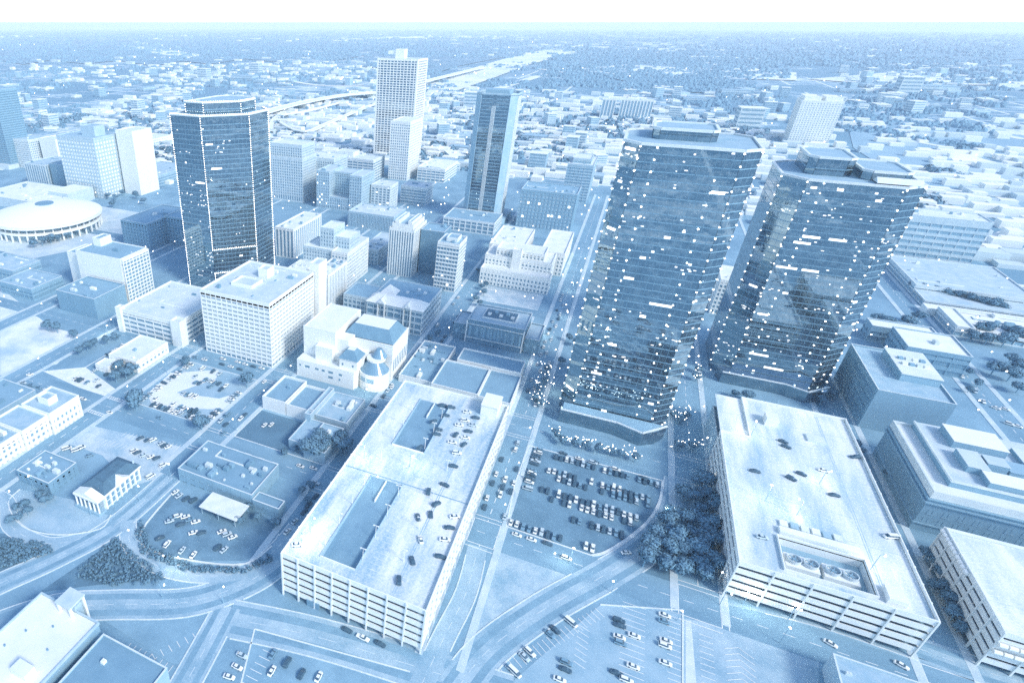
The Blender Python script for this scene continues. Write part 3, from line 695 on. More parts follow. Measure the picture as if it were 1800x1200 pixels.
# dark striped tower
bx0, bx1, by0, by1, bh = -172, -126, 738, 776, 146
t = thing('striped_tower', 'dark tower with pale vertical stripes and cut corners in the middle', 'tower', -149, 757)
o = (-149, 757, 0)
MB().prism(cham(bx0, bx1, by0, by1, 7), 0, bh).build('glass_skin', TG, t, o)
W = MB()
for k in range(37):
    z = 6+k*3.85
    for x0, x1 in ((-164,-152),(-147.5,-134)): W.box(x0, x1, by0-.15, by0+.3, z, z+.8)
    W.box(bx1-.3, bx1+.15, by0+8, by1-8, z, z+.5)
W.build('floor_band', mat(.28, .05), t, o, 'stuff')
W = MB()
for x in (-151.6, -150.4, -149.2, -148.0): W.box(x-.3, x+.3, by0-.5, by0+.3, 8, bh-12)
for y in [by0+9+q*2.2 for q in range(10)]: W.box(bx1-.3, bx1+.5, y-.6, y+.6, 4, bh-2)
W.build('stripe', mat(.85), t, o, 'stuff')
cp = cham(bx0, bx1, by0, by1, 7); W = MB()
W.bar(cp[7], cp[0], .9, 0, bh-1); W.bar(cp[1], cp[2], .9, 0, bh-1); W.build('corner_panel', mat(.55, .05), t, o)
W = MB()
for i in range(8): W.bar(cp[i], cp[(i+1)%8], .8, bh-.5, bh+1.4)
W.build('roof_rim', mat(.6), t, o); MB().box(-163, -136, 746, 768, bh, bh+4).build('roof_house', mat(.45), t, o)
MB().prism(cham(-180, -119, 737, 790, 5), 0, 7).build('base', mat(.5, .1), t, o)

# domed arena
t = thing('domed_arena', 'round white domed arena with dark oculus and ring gallery at left edge', 'arena', -614, 482)
o = (-614, 482, 0); cx, cy, cr = -614, 482, 61
W = MB(); W.cyl(cx, cy, 0, 8, cr-6, n=48); W.build('wall', mat(.6, .08), t, o)
W = MB(); W.cyl(cx, cy, 10.5, 15, cr-4, n=48); W.build('gallery_glazing', glass(.12), t, o)
W = MB(); W.cyl(cx, cy, 8, 10.4, cr+1, n=48).cyl(cx, cy, 15.1, 17.4, cr+3, n=48); W.build('ring', mat(.97, .03), t, o)
col_me = MB().box(-.7, .7, -.9, .9, 0, 8).mesh('column', mat(.97, .03))
for i in range(40):
    a = 2*math.pi*i/40; inst('column', col_me, t, (math.cos(a)*cr, math.sin(a)*cr, 0), a)
    inst('column', MATS.setdefault('arena_col2', MB().box(-.4, .4, -.6, .6, 10.4, 15.1).mesh('column', mat(.97, .03))), t, (math.cos(a)*(cr-1.5), math.sin(a)*(cr-1.5), 0), a)
W = MB(); prev = None
for i in range(9):
    r = (cr+1)*(1-i/8*.84); z = 17.5+11.5*(1-(r/(cr+1))**2)
    n0 = len(W.v); W.v += [(cx+r*math.cos(2*math.pi*k/64), cy+r*math.sin(2*math.pi*k/64), z) for k in range(64)]
    if prev is not None:
        W.f += [(prev+k, prev+(k+1)%64, n0+(k+1)%64, n0+k) for k in range(64)]
    prev = n0
W.f.append(tuple(range(prev, prev+64)))
d = W.build('dome', mat(1.0, .03, .03), t, o)
for pl in d.data.polygons: pl.use_smooth = True
MB().cyl(cx, cy, 28.6, 29.6, 10.5, n=32).build('oculus', mat(.1, .04), t, o)
building('convention_hall', 'flat white convention hall roofs behind the domed arena', 'hall', [(-790,-662,520,600,12), (-700,-664,560,606,16)], 'blank', wt=.7, rt=.9, units=10)
lot('arena_plaza', [(-700,395),(-540,395),(-505,470),(-540,580),(-700,580)], .72, .12, .04, z=.04)

# long near garage
def garage(name, label, x0, x1, y0, y1, h, nf, holes, wt, bays, notch=None, deck_t=.78):
    t = thing(name, label, 'garage', (x0+x1)/2, (y0+y1)/2); o = ((x0+x1)/2, (y0+y1)/2, 0)
    fh = h/nf
    D = MB(); xs = sorted({x0+.6, x1-.6, *[q for H in holes for q in H[:2]]}); ys = sorted({y0+.6, y1-.6, *[q for H in holes for q in H[2:4]]})
    for i in range(len(xs)-1):
        for j in range(len(ys)-1):
            mx, my = (xs[i]+xs[i+1])/2, (ys[j]+ys[j+1])/2
            if any(H[0] < mx < H[1] and H[2] < my < H[3] for H in holes): continue
            if notch and mx < notch[0] and my > notch[1]: continue
            D.box(xs[i], xs[i+1], ys[j], ys[j+1], h-.5, h)
    D.build('roof_deck', mat(deck_t-.04, .26, .09, streak=.8), t, o)
    J = MB()
    for q in range(1, int((y1-y0)/18)): J.box(x0+.7, x1-.7, y0+q*18, y0+q*18+.18, h+.003, h+.02) if not any(H[2]-1 < y0+q*18 < H[3]+1 for H in holes) else None
    for q in range(2): J.box(x1-14-q*.9, x1-13.6-q*.9, y0+3, y1-3, h+.003, h+.012)
    J.build('tyre_track', mat(deck_t-.22, .1, .3), t, o, 'stuff')
    for k in range(1, nf):
        MB().box(x0+.7, x1-.7, y0+.7, (notch[1] if notch else y1)-.7, k*fh-.35, k*fh).build('deck', mat(.42, .08, .1), t, o)
    bm = mat(wt, .05, .2); pr = 1.5
    for k in range(1, nf+1):
        z0, z1 = k*fh-1.15, k*fh+pr
        MB().box(x0, x1, y0, y0+.4, z0, z1).build('parapet_band', bm, t, o)
        MB().box(x1-.4, x1, y0+.4, y1-.4, z0, z1).build('parapet_band', bm, t, o)
        if notch:
            MB().box(x0, x0+.4, y0+.4, notch[1]-.4, z0, z1).build('parapet_band', bm, t, o)
            MB().box(x0, notch[0], notch[1]-.4, notch[1], z0, z1).build('parapet_band', bm, t, o)
            MB().box(notch[0], notch[0]+.4, notch[1]-.4, y1-.4, z0, z1).build('parapet_band', bm, t, o)
            MB().box(notch[0], x1, y1-.4, y1, z0, z1).build('parapet_band', bm, t, o)
        else:
            MB().box(x0, x0+.4, y0+.4, y1-.4, z0, z1).build('parapet_band', bm, t, o)
            MB().box(x0, x1, y1-.4, y1, z0, z1).build('parapet_band', bm, t, o)
    cm_ = mat(.9, .05, .2)
    cme = MB().box(-.28, .28, -.3, .45, 0, h+1.3).mesh('column', cm_)
    nb, nl = bays
    for i in range(nb+1):
        x = x0+(x1-x0)*i/nb
        inst('column', cme, t, (min(max(x, x0+.3), x1-.3)-o[0], y0-.12-o[1], 0))
    for j in range(1, nl+1):
        y = y0+(y1-y0)*j/nl
        inst('column', cme, t, (x1+.12-o[0], y-o[1], 0))
        if not (notch and y > notch[1]): inst('column', cme, t, (x0-.12-o[0], y-o[1], 0))
    MB().box(x0+8, x1-8, y0+6, y1-8, 0, h-fh-.6).build('core_wall', mat(.25, .06, .1), t, o)
    return t, o
GH = 24.6
t, o = garage('parking_garage', 'long white multi deck garage in the foreground with cars on its roof', -92, -29, 145.5, 298, GH, 6,
    [(-77,-61,152,208.5), (-77,-59.5,236,284)], .97, (8, 19))
rl = mat(.97, .03); post = mat(.95, .03)
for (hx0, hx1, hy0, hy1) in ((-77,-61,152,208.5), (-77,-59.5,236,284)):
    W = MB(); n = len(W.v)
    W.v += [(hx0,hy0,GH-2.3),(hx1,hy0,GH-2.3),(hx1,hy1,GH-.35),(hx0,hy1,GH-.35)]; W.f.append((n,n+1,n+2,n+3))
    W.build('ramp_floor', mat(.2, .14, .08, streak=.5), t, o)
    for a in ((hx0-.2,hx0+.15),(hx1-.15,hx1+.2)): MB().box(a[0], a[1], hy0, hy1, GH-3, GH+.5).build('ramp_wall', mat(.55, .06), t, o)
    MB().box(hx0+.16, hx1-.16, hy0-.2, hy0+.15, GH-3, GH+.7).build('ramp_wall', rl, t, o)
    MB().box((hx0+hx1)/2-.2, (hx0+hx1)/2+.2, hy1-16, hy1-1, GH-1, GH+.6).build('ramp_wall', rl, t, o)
MB().box(-91.3, -29.7, 209.5, 209.9, GH, GH+.25).build('deck_joint', mat(.3), t, o)
MB().box(-42, -33, 284, 297.3, GH, GH+6.5).build('stair_tower', mat(.93, .05, .2), t, o)
MB().box(-42.3, -32.7, 283.7, 297.5, GH+6.5, GH+6.9).build('stair_roof', mat(.98, .03), t, o)
lp = MB().cyl(0, 0, 0, 7, .14, .1, 6).box(-.9, .9, -.12, .12, 6.9, 7.05).box(-1.3, -.6, -.3, .3, 6.75, 6.95).box(.6, 1.3, -.3, .3, 6.75, 6.95).mesh('deck_lamp', post)
for x in (-60.3, -77.4):
    for y in (158, 172, 186, 200, 222, 240, 255, 270):
        inst('deck_lamp', lp, t, (x-o[0], y-o[1], GH), 0)
for x, y in ((-45,165),(-45,185),(-45,205),(-45,228),(-45,250)): inst('deck_lamp', lp, t, (x-o[0], y-o[1], GH), 0)
W = MB()
for q in range(40): W.box(-34.5, -29.8, 150+q*3.2, 150.15+q*3.2, GH+.004, GH+.016)
for q in range(30): W.box(-57, -52, 152+q*3.2, 152.15+q*3.2, GH+.004, GH+.016)
W.build('stall_marking', mat(.9), t, o, 'stuff')
sign_door = MB().box(-80, -74, 145.1, 145.45, .2, 3.6); sign_door.build('entry_opening', mat(.05), t, o)

# right garage with cooling well
RH = 20
t, o = garage('parking_garage', 'broad pale garage at lower right with sunken cooling fans on its roof', 80, 145, 231, 378, RH, 5,
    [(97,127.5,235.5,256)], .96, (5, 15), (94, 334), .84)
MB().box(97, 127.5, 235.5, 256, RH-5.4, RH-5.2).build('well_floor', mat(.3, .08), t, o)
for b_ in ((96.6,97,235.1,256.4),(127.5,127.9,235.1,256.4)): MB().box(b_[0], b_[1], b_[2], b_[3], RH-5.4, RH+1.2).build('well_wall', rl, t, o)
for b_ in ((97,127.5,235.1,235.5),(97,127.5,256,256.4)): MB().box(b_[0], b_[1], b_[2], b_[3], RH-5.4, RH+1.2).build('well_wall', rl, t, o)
for cxx in (105, 118.5):
    MB().box(cxx-6, cxx+6, 241.5, 249.5, RH-5.2, RH-1.8).build('cooling_unit', mat(.95, .03), t, o)
    for dx in (-3, 3):
        f = MB()
        ring = [(cxx+dx+2.6*math.cos(2*math.pi*k/20), 245.5+2.6*math.sin(2*math.pi*k/20)) for k in range(20)]
        for k in range(20): f.bar(ring[k], ring[(k+1)%20], .25, RH-1.8, RH-.3)
        f.build('fan_shroud', mat(.75, .05), t, o)
        f = MB().cyl(cxx+dx, 245.5, RH-1.3, RH-.8, .5, n=8)
        for k in range(6):
            a = math.pi*k/3; f.bar((cxx+dx, 245.5), (cxx+dx+2.4*math.cos(a), 245.5+2.4*math.sin(a)), .45, RH-1.15, RH-1.0)
        f.build('fan', mat(.3, .05), t, o)
MB().box(98, 127, 258.5, 262.5, RH, RH+1.6).build('duct', mat(.92, .05), t, o)
for q in range(6): MB().box(99+q*4, 102+q*4, 264, 268, RH, RH+.9+.2*(q%2)).build('rooftop_unit', mat((.9,.5,.8)[q%3]), t, o)
MB().box(130, 136, 234, 242, RH, RH+3).build('rooftop_unit', mat(.98), t, o)
MB().box(103, 109, 352, 360, RH, RH+4.5).build('stair_tower', mat(.93), t, o); MB().box(122, 130, 345, 352, RH, RH+1).build('rooftop_unit', mat(.8), t, o)
W = MB()
for q in range(42):
    y = 240+q*3.2
    if y < 372: W.prism([(139.3,y),(144.2,y+2),(144.2,y+2.16),(139.3,y+.16)], RH+.004, RH+.016)
    if y < 330: W.prism([(80.8,y+2),(85.6,y),(85.6,y+.16),(80.8,y+2.16)], RH+.004, RH+.016)
    if 275 < y < 368:
        for xc in (104, 122): W.prism([(xc-5,y+2),(xc,y),(xc+5,y+2),(xc+5,y+2.16),(xc,y+.16),(xc-5,y+2.16)], RH+.004, RH+.016)
W.build('stall_marking', mat(1.0), t, o, 'stuff')
building('annex_building', 'small flat annex tucked at the back left corner of the fan roofed garage', 'building', [(80,93.4,335,369,15)], 'blank', wt=.6, rt=.42, units=1, par=1.0)

# far right foreground garage with rolled awnings
t, o = garage('parking_garage', 'pale garage at right edge with row of white rolls along its front', 166, 235, 238, 297, 18.5, 5, [], .9, (7, 7), None, .93)
roll = MB()
roll.v = []; n = 8
for s_ in (-1, 1):
    roll.v += [(s_*1.2, .9*math.cos(2*math.pi*k/n), .9*math.sin(2*math.pi*k/n)) for k in range(n)]
roll.f = [tuple(range(n-1,-1,-1)), tuple(range(n,2*n))]+[(k,(k+1)%n,n+(k+1)%n,n+k) for k in range(n)]
rme = roll.mesh('awning_roll', mat(1.0, .03))
for i in range(12):
    inst('awning_roll', rme, t, (167.5+i*2.9-o[0], 236.9-o[1], 14.2)); inst('awning_roll', rme, t, (167.5+i*2.9-o[0], 236.7-o[1], 10.5))
for i in range(10): inst('awning_roll', rme, t, (165.3-o[0], 270+i*2.8-o[1], 18.4), math.pi/2)
W = MB()
for q in range(18): W.prism([(168,240+q*3.1),(172.5,241.5+q*3.1),(172.5,241.66+q*3.1),(168,240.16+q*3.1)], 18.504, 18.516)
W.build('stall_marking', mat(1.0), t, o, 'stuff')

# square grey office: sawtooth window bays and penthouse
t = [x for x in bpy.data.objects if x.name == 'gray_office'][0]; o = tuple(t.location)
saw = MB(); saw.prism([(0,-2.6),(0,2.6),(-1.3,2.6)], 0, 2.6); sme = saw.mesh('window_bay', mat(.12, .04))
for k in range(4):
    for j in range(9): inst('window_bay', sme, t, (165-o[0]-.02, 417+j*6.6-o[1], 5+k*5.1))
MB().box(180, 199, 433, 470, 26.3, 31).build('penthouse', mat(.45, .06), t, o)
MB().box(179.6, 199.4, 432.6, 470.4, 31, 31.5).build('penthouse_rim', mat(.85), t, o)
for q in range(8): MB().box(183+(q%4)*3.6, 185.5+(q%4)*3.6, 446+(q//4)*8, 449+(q//4)*8, 31.5, 32.6).build('rooftop_unit', mat((.95,.3,.8)[q%3]), t, o)

# brick courthouse-like block, right
t = thing('brick_block', 'large brick block with pale terraces and white plant rooms on top at right', 'building', 200, 350); o = (200, 350, 0)
MB().box(166, 236, 318, 383, 0, 20).build('wall', mat(.24, .07, .3), t, o)
for z0, z1, e in ((4.5,5.2,.5),(16.6,17.3,.5),(17.3,17.9,.9),(19.4,20,.7)):
    W = MB(); W.bar((166-e,318-e/2),(236+e,318-e/2),e+.3,z0,z1).bar((166-e/2,318+.2),(166-e/2,383),e+.3,z0,z1); W.build('cornice', mat(.42, .05), t, o)
W = MB(); W.box(166.2,236,318.2,319,20,24).box(166.2,167,319,383,20,24).box(235.2,236,319,383,20,24).box(167,235.2,382.2,383,20,24); W.build('parapet', mat(.8), t, o)
MB().box(167.1, 235, 319.1, 382, 20.1, 22.6).build('terrace', mat(.9, .05, .1), t, o)
W = MB(); W.box(174.5, 226, 328, 383.4, 22.6, 25.4); W.build('upper_wall', mat(.3, .05), t, o)
W = MB(); W.box(174.3,226.2,327.8,328.6,25.4,26.4).box(174.3,175.1,328.6,383,25.4,26.4); W.build('upper_parapet', mat(.8), t, o)
MB().box(175.2, 226, 328.7, 383, 25.41, 25.8).build('roof', mat(.74, .08, .1), t, o)
for (a, b, c, d_, h, tt) in ((184,205,362,379,30,1.0),(183,191,340,356,29.5,.75),(192,200,346,354,30,.7),(188,208,330,340,29,1.0),(201,212,346,356,28,.5),(210,225,350,372,28,.8)):
    MB().box(a, b, c, d_, 25.8, h-.3).build('plant_room', mat(.35, .05), t, o); MB().box(a-.2, b+.2, c-.2, d_+.2, h-.3, h).build('plant_roof', mat(tt, .04), t, o)
win = MB().box(-.7, .7, -.06, .12, 0, 2.6).mesh('window', glass(.35, .3)); frm = MB().box(-1.6, 1.6, -.14, .1, 0, .3).mesh('sill', mat(.45))
for i in range(12):
    for k in range(2):
        x = 170+i*5.6; z = 6+k*5.2
        for dx in (-.9, .9): inst('window', win, t, (x+dx-o[0], 317.98-o[1], z))
        inst('sill', frm, t, (x-o[0], 317.97-o[1], z-.5))

# gabled white-roof block
t = thing('gabled_building', 'dark glazed block with broad white hipped roof and twin gabled bays', 'building', -140, 432); o = (-140, 432, 0)
W, G, F = MB(), MB(), MB()
volume(W, G, F, -163, -116, 407, 460, 0, 21, 'grid', 5, 6, .3, .14, .6, 4); volume(W, G, F, -187, -163.2, 414, 442, 0, 20, 'grid', 4, 4, .4, .3, .8, 4)
W.build('wall', mat(.72, .06), t, o); G.build('glazing', glass(.05), t, o, 'stuff'); F.build('roof', mat(.42), t, o)
W = MB(); W.hip(-164, -115, 406, 424, 21.7, 26.5, 7); W.build('white_roof', mat(1.0, .02), t, o)
for x in (-150, -128): MB().gable(x-3.6, x+3.6, 404.6, 418, 21.8, 26.6, 'y').build('gable', mat(.98, .02), t, o); W = MB(); W.box(x-3.2,x-2.4,404.9,406.9,0,21.7).box(x+2.4,x+3.2,404.9,406.9,0,21.7); W.build('gable_frame', mat(1.0), t, o); MB().prism([(x-2.6,404.5),(x+2.6,404.5),(x+2.6,404.58),(x-2.6,404.58)], 22.1, 22.6).build('gable_vent', mat(.1), t, o)
MB().hip(-160, -146, 426, 440, 21.2, 28, 6.9).build('roof_pyramid', mat(1.0, .02), t, o)
for q in range(6): MB().box(-140+q*3.4, -138+q*3.4, 436+(q%3)*5, 439+(q%3)*5, 21, 22.4).build('rooftop_unit', mat((.9,.4)[q%2]), t, o)

# concert hall
t = thing('concert_hall', 'white limestone concert hall with hipped grey roof and round glazed corner drum', 'hall', -142, 338); o = (-142, 338, 0)
wm = mat(1.0, .025, .1); gm = mat(.05, .08, .2)
W = MB(); W.box(-174.5,-150,320,364,0,34.2).box(-150,-113,333,365,0,27).box(-175,-131.5,310.5,320,0,13.6).box(-163,-150.2,315.5,320,13.6,24.5).box(-150,-129,320,333,0,20).box(-143.5,-130.5,313,320,0,21).box(-150,-141,322,333,20,30)
W.build('wall', wm, t, o)
W = MB(); W.box(-174,-150.5,320.5,363.5,34.2,34.5).box(-174.6,-174,320,364,34.2,35).box(-174,-150,320,320.5,34.2,35).box(-174,-131.6,311,319.8,13.6,13.8); W.build('roof', mat(.93, .05), t, o)
W = MB(); W.hip(-150.5, -113.5, 334.5, 362, 27.6, 35, 5.5); W.build('hipped_roof', gm, t, o)
MB().box(-144.5, -119.5, 340.5, 356.5, 35.02, 35.3).build('roof_flat', mat(.98), t, o)
W = MB(); W.box(-150.2,-112.8,332.8,333.6,27,27.6).box(-113.6,-112.8,333.6,365,27,27.6); W.build('cornice', wm, t, o)
W = MB(); W.hip(-144.2, -129.8, 312.3, 326, 21.2, 26.5, 4.2); W.build('tower_roof', gm, t, o); MB().box(-139.5,-134.5,317,322,26.51,26.8).build('roof_flat', mat(.98), t, o)
W = MB(); W.cyl(-122, 324, 0, 12.5, 10.5, n=28); W.build('drum', wm, t, o)
W = MB(); W.cyl(-122, 324, 12.5, 19, 10, 4.5, n=28); W.build('drum_glazing', glass(.12, .2), t, o)
W = MB(); W.cyl(-122, 326, 19, 20.2, 6.5, n=24); W.build('drum_band', wm, t, o); W = MB(); W.cyl(-121, 329, 20.2, 25.5, 5.6, 2, n=20); W.build('drum_glazing', glass(.12, .2), t, o)
pw = MB().box(-.55, .55, -.05, .15, 0, 1.6).mesh('window', glass(.05))
for x in (-172.5,-168,-166.8,-165.6,-160,-158.6,-155,-153.8,-150,-148.8,-147.6,-142,-140.8): inst('window', pw, t, (x-o[0], 310.47-o[1], 8.6))
for x in (-150,-148.8,-147.6,-142): inst('window', pw, t, (x-o[0], 310.47-o[1], 4.6))
for x in (-141,-133.5):
    for z in (7.5,11.8,16): inst('window', pw, t, (x-o[0], 312.97-o[1], z))
pv = MB().box(-.15, .05, -.7, .7, 0, 9).mesh('window', glass(.08))
for i in range(8): inst('window', pv, t, (-112.95-o[0], 337+i*3.6-o[1], 6))
pf = MB().box(-2.4, 2.4, -.1, .2, 0, 3.2).mesh('window', glass(.45))
for a in (-.45, .1): inst('window', pf, t, (-122+10.45*math.sin(a)-o[0], 324-10.45*math.cos(a)-o[1], 6.5), a)

# small columned temple-like building
t = thing('columned_building', 'small old building with white columns, pediments and dark pitched roof', 'building', -206, 161); o = (-206, 161, 0)
MB().box(-214, -199, 149, 176, 0, 8).build('wall', mat(.72, .06), t, o)
MB().box(-215, -198, 144, 149, 0, 1.4).build('plinth', mat(.5, .05), t, o)
MB().box(-214.8, -198.2, 144.6, 176.5, 8.02, 9.1).build('entablature', mat(.98, .02), t, o)
W = MB(); W.gable(-215, -198, 144.9, 150, 9.1, 11.8, 'y'); W.build('pediment', mat(.97, .02), t, o)
W = MB(); W.hip(-215.2, -198.6, 150.1, 177, 9.12, 12.3, 4.8); W.build('roof', mat(-.22, .06, .3), t, o)
W = MB(); W.gable(-203, -197.4, 158, 168, 9.13, 11.9, 'x'); W.build('pediment', mat(.97, .02), t, o)
cme = MB().cyl(0, 0, 0, 6.6, .5, .42, 10).mesh('column', mat(1.0, .02))
for x in (-214,-211,-208,-205,-202,-199): inst('column', cme, t, (x-o[0], 145.4-o[1], 1.4))
pme = MB().box(-.2, .5, -.45, .45, 0, 8).mesh('pilaster', mat(1.0, .02)); wme = MB().box(-.1, .2, -.8, .8, 0, 2.6).mesh('window', glass(.12)); fme = MB().box(-.15, .32, -1.15, 1.15, -.3, 0).mesh('window_sill', mat(1.0, .02))
for i in range(8):
    y = 150.5+i*3.5
    inst('pilaster', pme, t, (-199-o[0], y-o[1], 0))
    if i < 7:
        for z in (1.4, 4.9): inst('window_sill', fme, inst('window', wme, t, (-198.95-o[0], y+1.75-o[1], z)))
for i in range(4): MB().box(-213.4+i*3.2, -211.6+i*3.2, 148.7, 149.1, 2, 6.6).build('window', glass(.12), t, o)
MB().cyl(-200.5, 174, 12, 14, .5, n=8).build('chimney', mat(.7), t, o)

# bottom left sheds
t = thing('warehouse', 'white flat roofed warehouse with open stair tower at bottom left', 'building', -160, 77); o = (-160, 77, 0)
MB().box(-176.5, -145.5, 58, 93.2, 0, 11).build('wall', mat(.4, .08), t, o)
W = MB(); W.box(-177,-145,92.8,93.4,11,12.3).box(-145.6,-145,58,92.8,11,12.3).box(-177,-176.4,58,92.8,11,12.3); W.build('parapet', mat(.62), t, o)
MB().box(-176.3, -145.7, 58, 92.7, 11, 11.6).build('roof', mat(.93, .07, .05), t, o)
for x, y in ((-163,90.5),(-156.5,90.5),(-163,97),(-156.5,97)): MB().box(x-.5, x+.5, y-.5, y+.5, 0, 17).build('stair_tower_leg', mat(.97), t, o)
MB().box(-163.8, -155.7, 89.8, 97.8, 17, 17.8).build('stair_tower_roof', mat(.7), t, o); MB().box(-162, -157.5, 93, 97, 0, 14).build('stair_tower_core', mat(.6), t, o)
MB().box(-158, -150.5, 63.5, 68, 11.6, 15).build('rooftop_unit', mat(.93), t, o)
for x, y in ((-168,78),(-160,84),(-154,76),(-170,70)): MB().cyl(x, y, 11.6, 12.3, .4, n=8).build('vent', mat(.1), t, o)
building('workshop', 'dark roofed shed with white coping beside the white warehouse', 'building', [(-141.5,-110,58,91.5,9)], 'blank', wt=.5, rt=.15, units=2, par=.7)
t = thing('carport', 'pale metal canopy in front of the flat industrial block', 'canopy', -143, 174); o = (-143, 174, 0)
W = MB(); W.prism([(-154,168.6),(-131.5,168.6),(-131.5,180.5),(-154,180.5)], 4.8, 5.3); W.build('canopy_roof', mat(.9, .1, .08, rough=.5), t, o)
for x in (-153, -143, -133): MB().cyl(x, 169.4, 0, 4.8, .2, n=6).build('post', mat(.6), t, o)

# ------------------------------------------------------------------ cars
def car_meshes(kind, t):
    L = {'sedan':4.8,'suv':4.9,'pickup':5.6,'van':5.6}[kind]; hw = .95; b = MB(); paint = mat(t, 0, rough=.35, spec=.5)
    def loft(mb, st):
        n0 = len(mb.v); k = 6
        for x, w, z0, z1 in st:
            mb.v += [(x,-w,z0),(x,-w,z0+(z1-z0)*.6),(x,-w*.86,z1),(x,w*.86,z1),(x,w,z0+(z1-z0)*.6),(x,w,z0)]
        for i in range(len(st)-1):
            for j in range(k):
                a = n0+i*k+j; c = n0+i*k+(j+1)%k; mb.f.append((a, a+k, c+k, c))
        mb.f.append(tuple(range(n0, n0+k))); mb.f.append(tuple(range(n0+(len(st)-1)*k+k-1, n0+(len(st)-1)*k-1, -1)))
    h = L/2; gb = MB(); rf = MB()
    if kind == 'sedan':
        loft(b, [(-h,.75,.4,.8),(-h+.3,.92,.3,.98),(-1.0,.95,.28,1.02),(.9,.95,.28,.98),(h-.5,.9,.3,.86),(h,.7,.4,.66)])
        loft(gb, [(-1.75,.72,.95,1.02),(-1.05,.8,.95,1.4),(.35,.8,.95,1.42),(1.15,.74,.95,1.0)]); rf.box(-1.0,.3,-.62,.62,1.38,1.48)
    elif kind == 'suv':
        loft(b, [(-h,.85,.45,1.05),(-h+.2,.95,.35,1.12),(.9,.95,.35,1.08),(h-.3,.92,.4,1.0),(h,.8,.45,.8)])
        loft(gb, [(-h+.15,.84,1.05,1.2),(-h+.5,.84,1.05,1.72),(.4,.84,1.05,1.72),(1.15,.8,1.05,1.12)]); rf.box(-h+.45,.4,-.66,.66,1.69,1.8)
    elif kind == 'van':
        loft(b, [(-h,.9,.4,1.2),(1.5,.97,.35,1.25),(h-.3,.92,.4,1.1),(h,.8,.45,.85)])
        loft(gb, [(-h+.05,.9,1.15,1.9),(1.2,.9,1.15,1.95),(2.2,.82,1.1,1.2)]); rf.box(-h+.1,1.2,-.78,.78,1.88,2.08)
    else:
        loft(b, [(-h,.92,.5,1.0),(-.6,.95,.4,1.05),(.9,.95,.4,1.1),(h-.4,.9,.45,1.0),(h,.8,.5,.8)])
        loft(gb, [(-.75,.84,1.0,1.65),(.5,.84,1.0,1.68),(1.2,.8,1.0,1.1)]); rf.box(-.7,.5,-.66,.66,1.62,1.76)
    return b.mesh('body', paint), gb.mesh('window', glass(-.35)), rf.mesh('roof', paint), L
wheel = MB(); n = 8
for y in (-.12, .12): wheel.v += [(.33*math.cos(2*math.pi*k/n), y, .33*math.sin(2*math.pi*k/n)) for k in range(n)]
wheel.f = [tuple(range(n)), tuple(range(2*n-1,n-1,-1))]+[(k,n+k,n+(k+1)%n,(k+1)%n) for k in range(n)]
wheel_me = wheel.mesh('wheel', mat(-.4, 0)); head_me = MB().box(-.04,.04,-.18,.18,-.08,.08).mesh('headlight', mat(1.0, 0))
CAR = {}
TONES = {'white':1.0,'silver':.72,'blue-grey':.15,'dark':-.35}
ncar = 0
def car(x, y, rz, kind, tint, where, group, z=0.08):
    global ncar
    ncar += 1
    k = (kind, tint)
    if k not in CAR: CAR[k] = car_meshes(kind, TONES[tint])
    b, gl, rf, L = CAR[k]
    word = {'sedan':'car','suv':'tall wagon','pickup':'pickup truck','van':'van'}[kind]
    t = thing('parked_'+{'sedan':'car','suv':'wagon','pickup':'pickup','van':'van'}[kind], '%s %s %s' % (tint, word, where), {'sedan':'car','suv':'car','pickup':'pickup','van':'van'}[kind], x, y, z, group, rz)
    bo = inst('body', b, t); inst('window', gl, bo); inst('roof', rf, bo)
    for sx in (-1, 1):
        for sy in (-1, 1): inst('wheel', wheel_me, t, (sx*L*.3, sy*.86, .33))
    if tint in ('white', 'silver') and ncar % 2:
        for sy in (-1, 1): inst('headlight', head_me, bo, (L/2-.12, sy*.6, .66))
    return t
cr_ = random.Random(21)
def kind_(): return cr_.choices(('sedan','suv','pickup','van'), (6,4,2,.5))[0]
def tint_(): return cr_.choices(('white','silver','blue-grey','dark'), (4,2,2,3))[0]
def inside(p, poly):
    c = False; j = len(poly)-1
    for i in range(len(poly)):
        if (poly[i][1] > p[1]) != (poly[j][1] > p[1]) and p[0] < (poly[j][0]-poly[i][0])*(p[1]-poly[i][1])/(poly[j][1]-poly[i][1])+poly[i][0]: c = not c
        j = i
    return c
H = math.pi/2
def row(x0, y0, x1, y1, rz, fill, where, group, poly=None, step=2.75, z=.08):
    n = int(math.hypot(x1-x0, y1-y0)/step)
    for i in range(n+1):
        x, y = x0+(x1-x0)*i/n, y0+(y1-y0)*i/n
        if poly and not (inside((x+1.4,y+2.2), poly) and inside((x+1.4,y-2.2), poly)): continue
        if cr_.random() > fill: continue
        car(x+cr_.uniform(-.15,.15), y+cr_.uniform(-.4,.4), rz+cr_.choice((0, math.pi))+cr_.uniform(-.03,.03), kind_(), tint_(), where, group, z)
Q = [(-13.7,301.4),(57.1,302.2),(55.7,284.2),(50.6,265.8),(42.2,248.9),(32.9,234.3),(27.1,229.1),(-12.5,229.8),(-14.8,263.7)]
wq = 'in the quarter round lot below the near glass tower'; gq = 'cars in the quarter round lot'
row(-8,262,-8,299,0,.8,wq,gq,Q,2.8); row(2,297,54,297,H,.9,wq,gq,Q)
row(0,283,50,283,H,.92,wq,gq,Q); row(6,277.6,50,277.6,H,.8,wq,gq,Q); row(-1,265,48,265,H,.95,wq,gq,Q); row(5,259.6,48,259.6,H,.85,wq,gq,Q); row(14,249,42,249,H,.85,wq,gq,Q); row(-11,233,27,233,H,.8,wq,gq,Q)
wl = 'in the oval tree lined lot left of the slotted midrise'; gl_ = 'cars in the lot with trees'
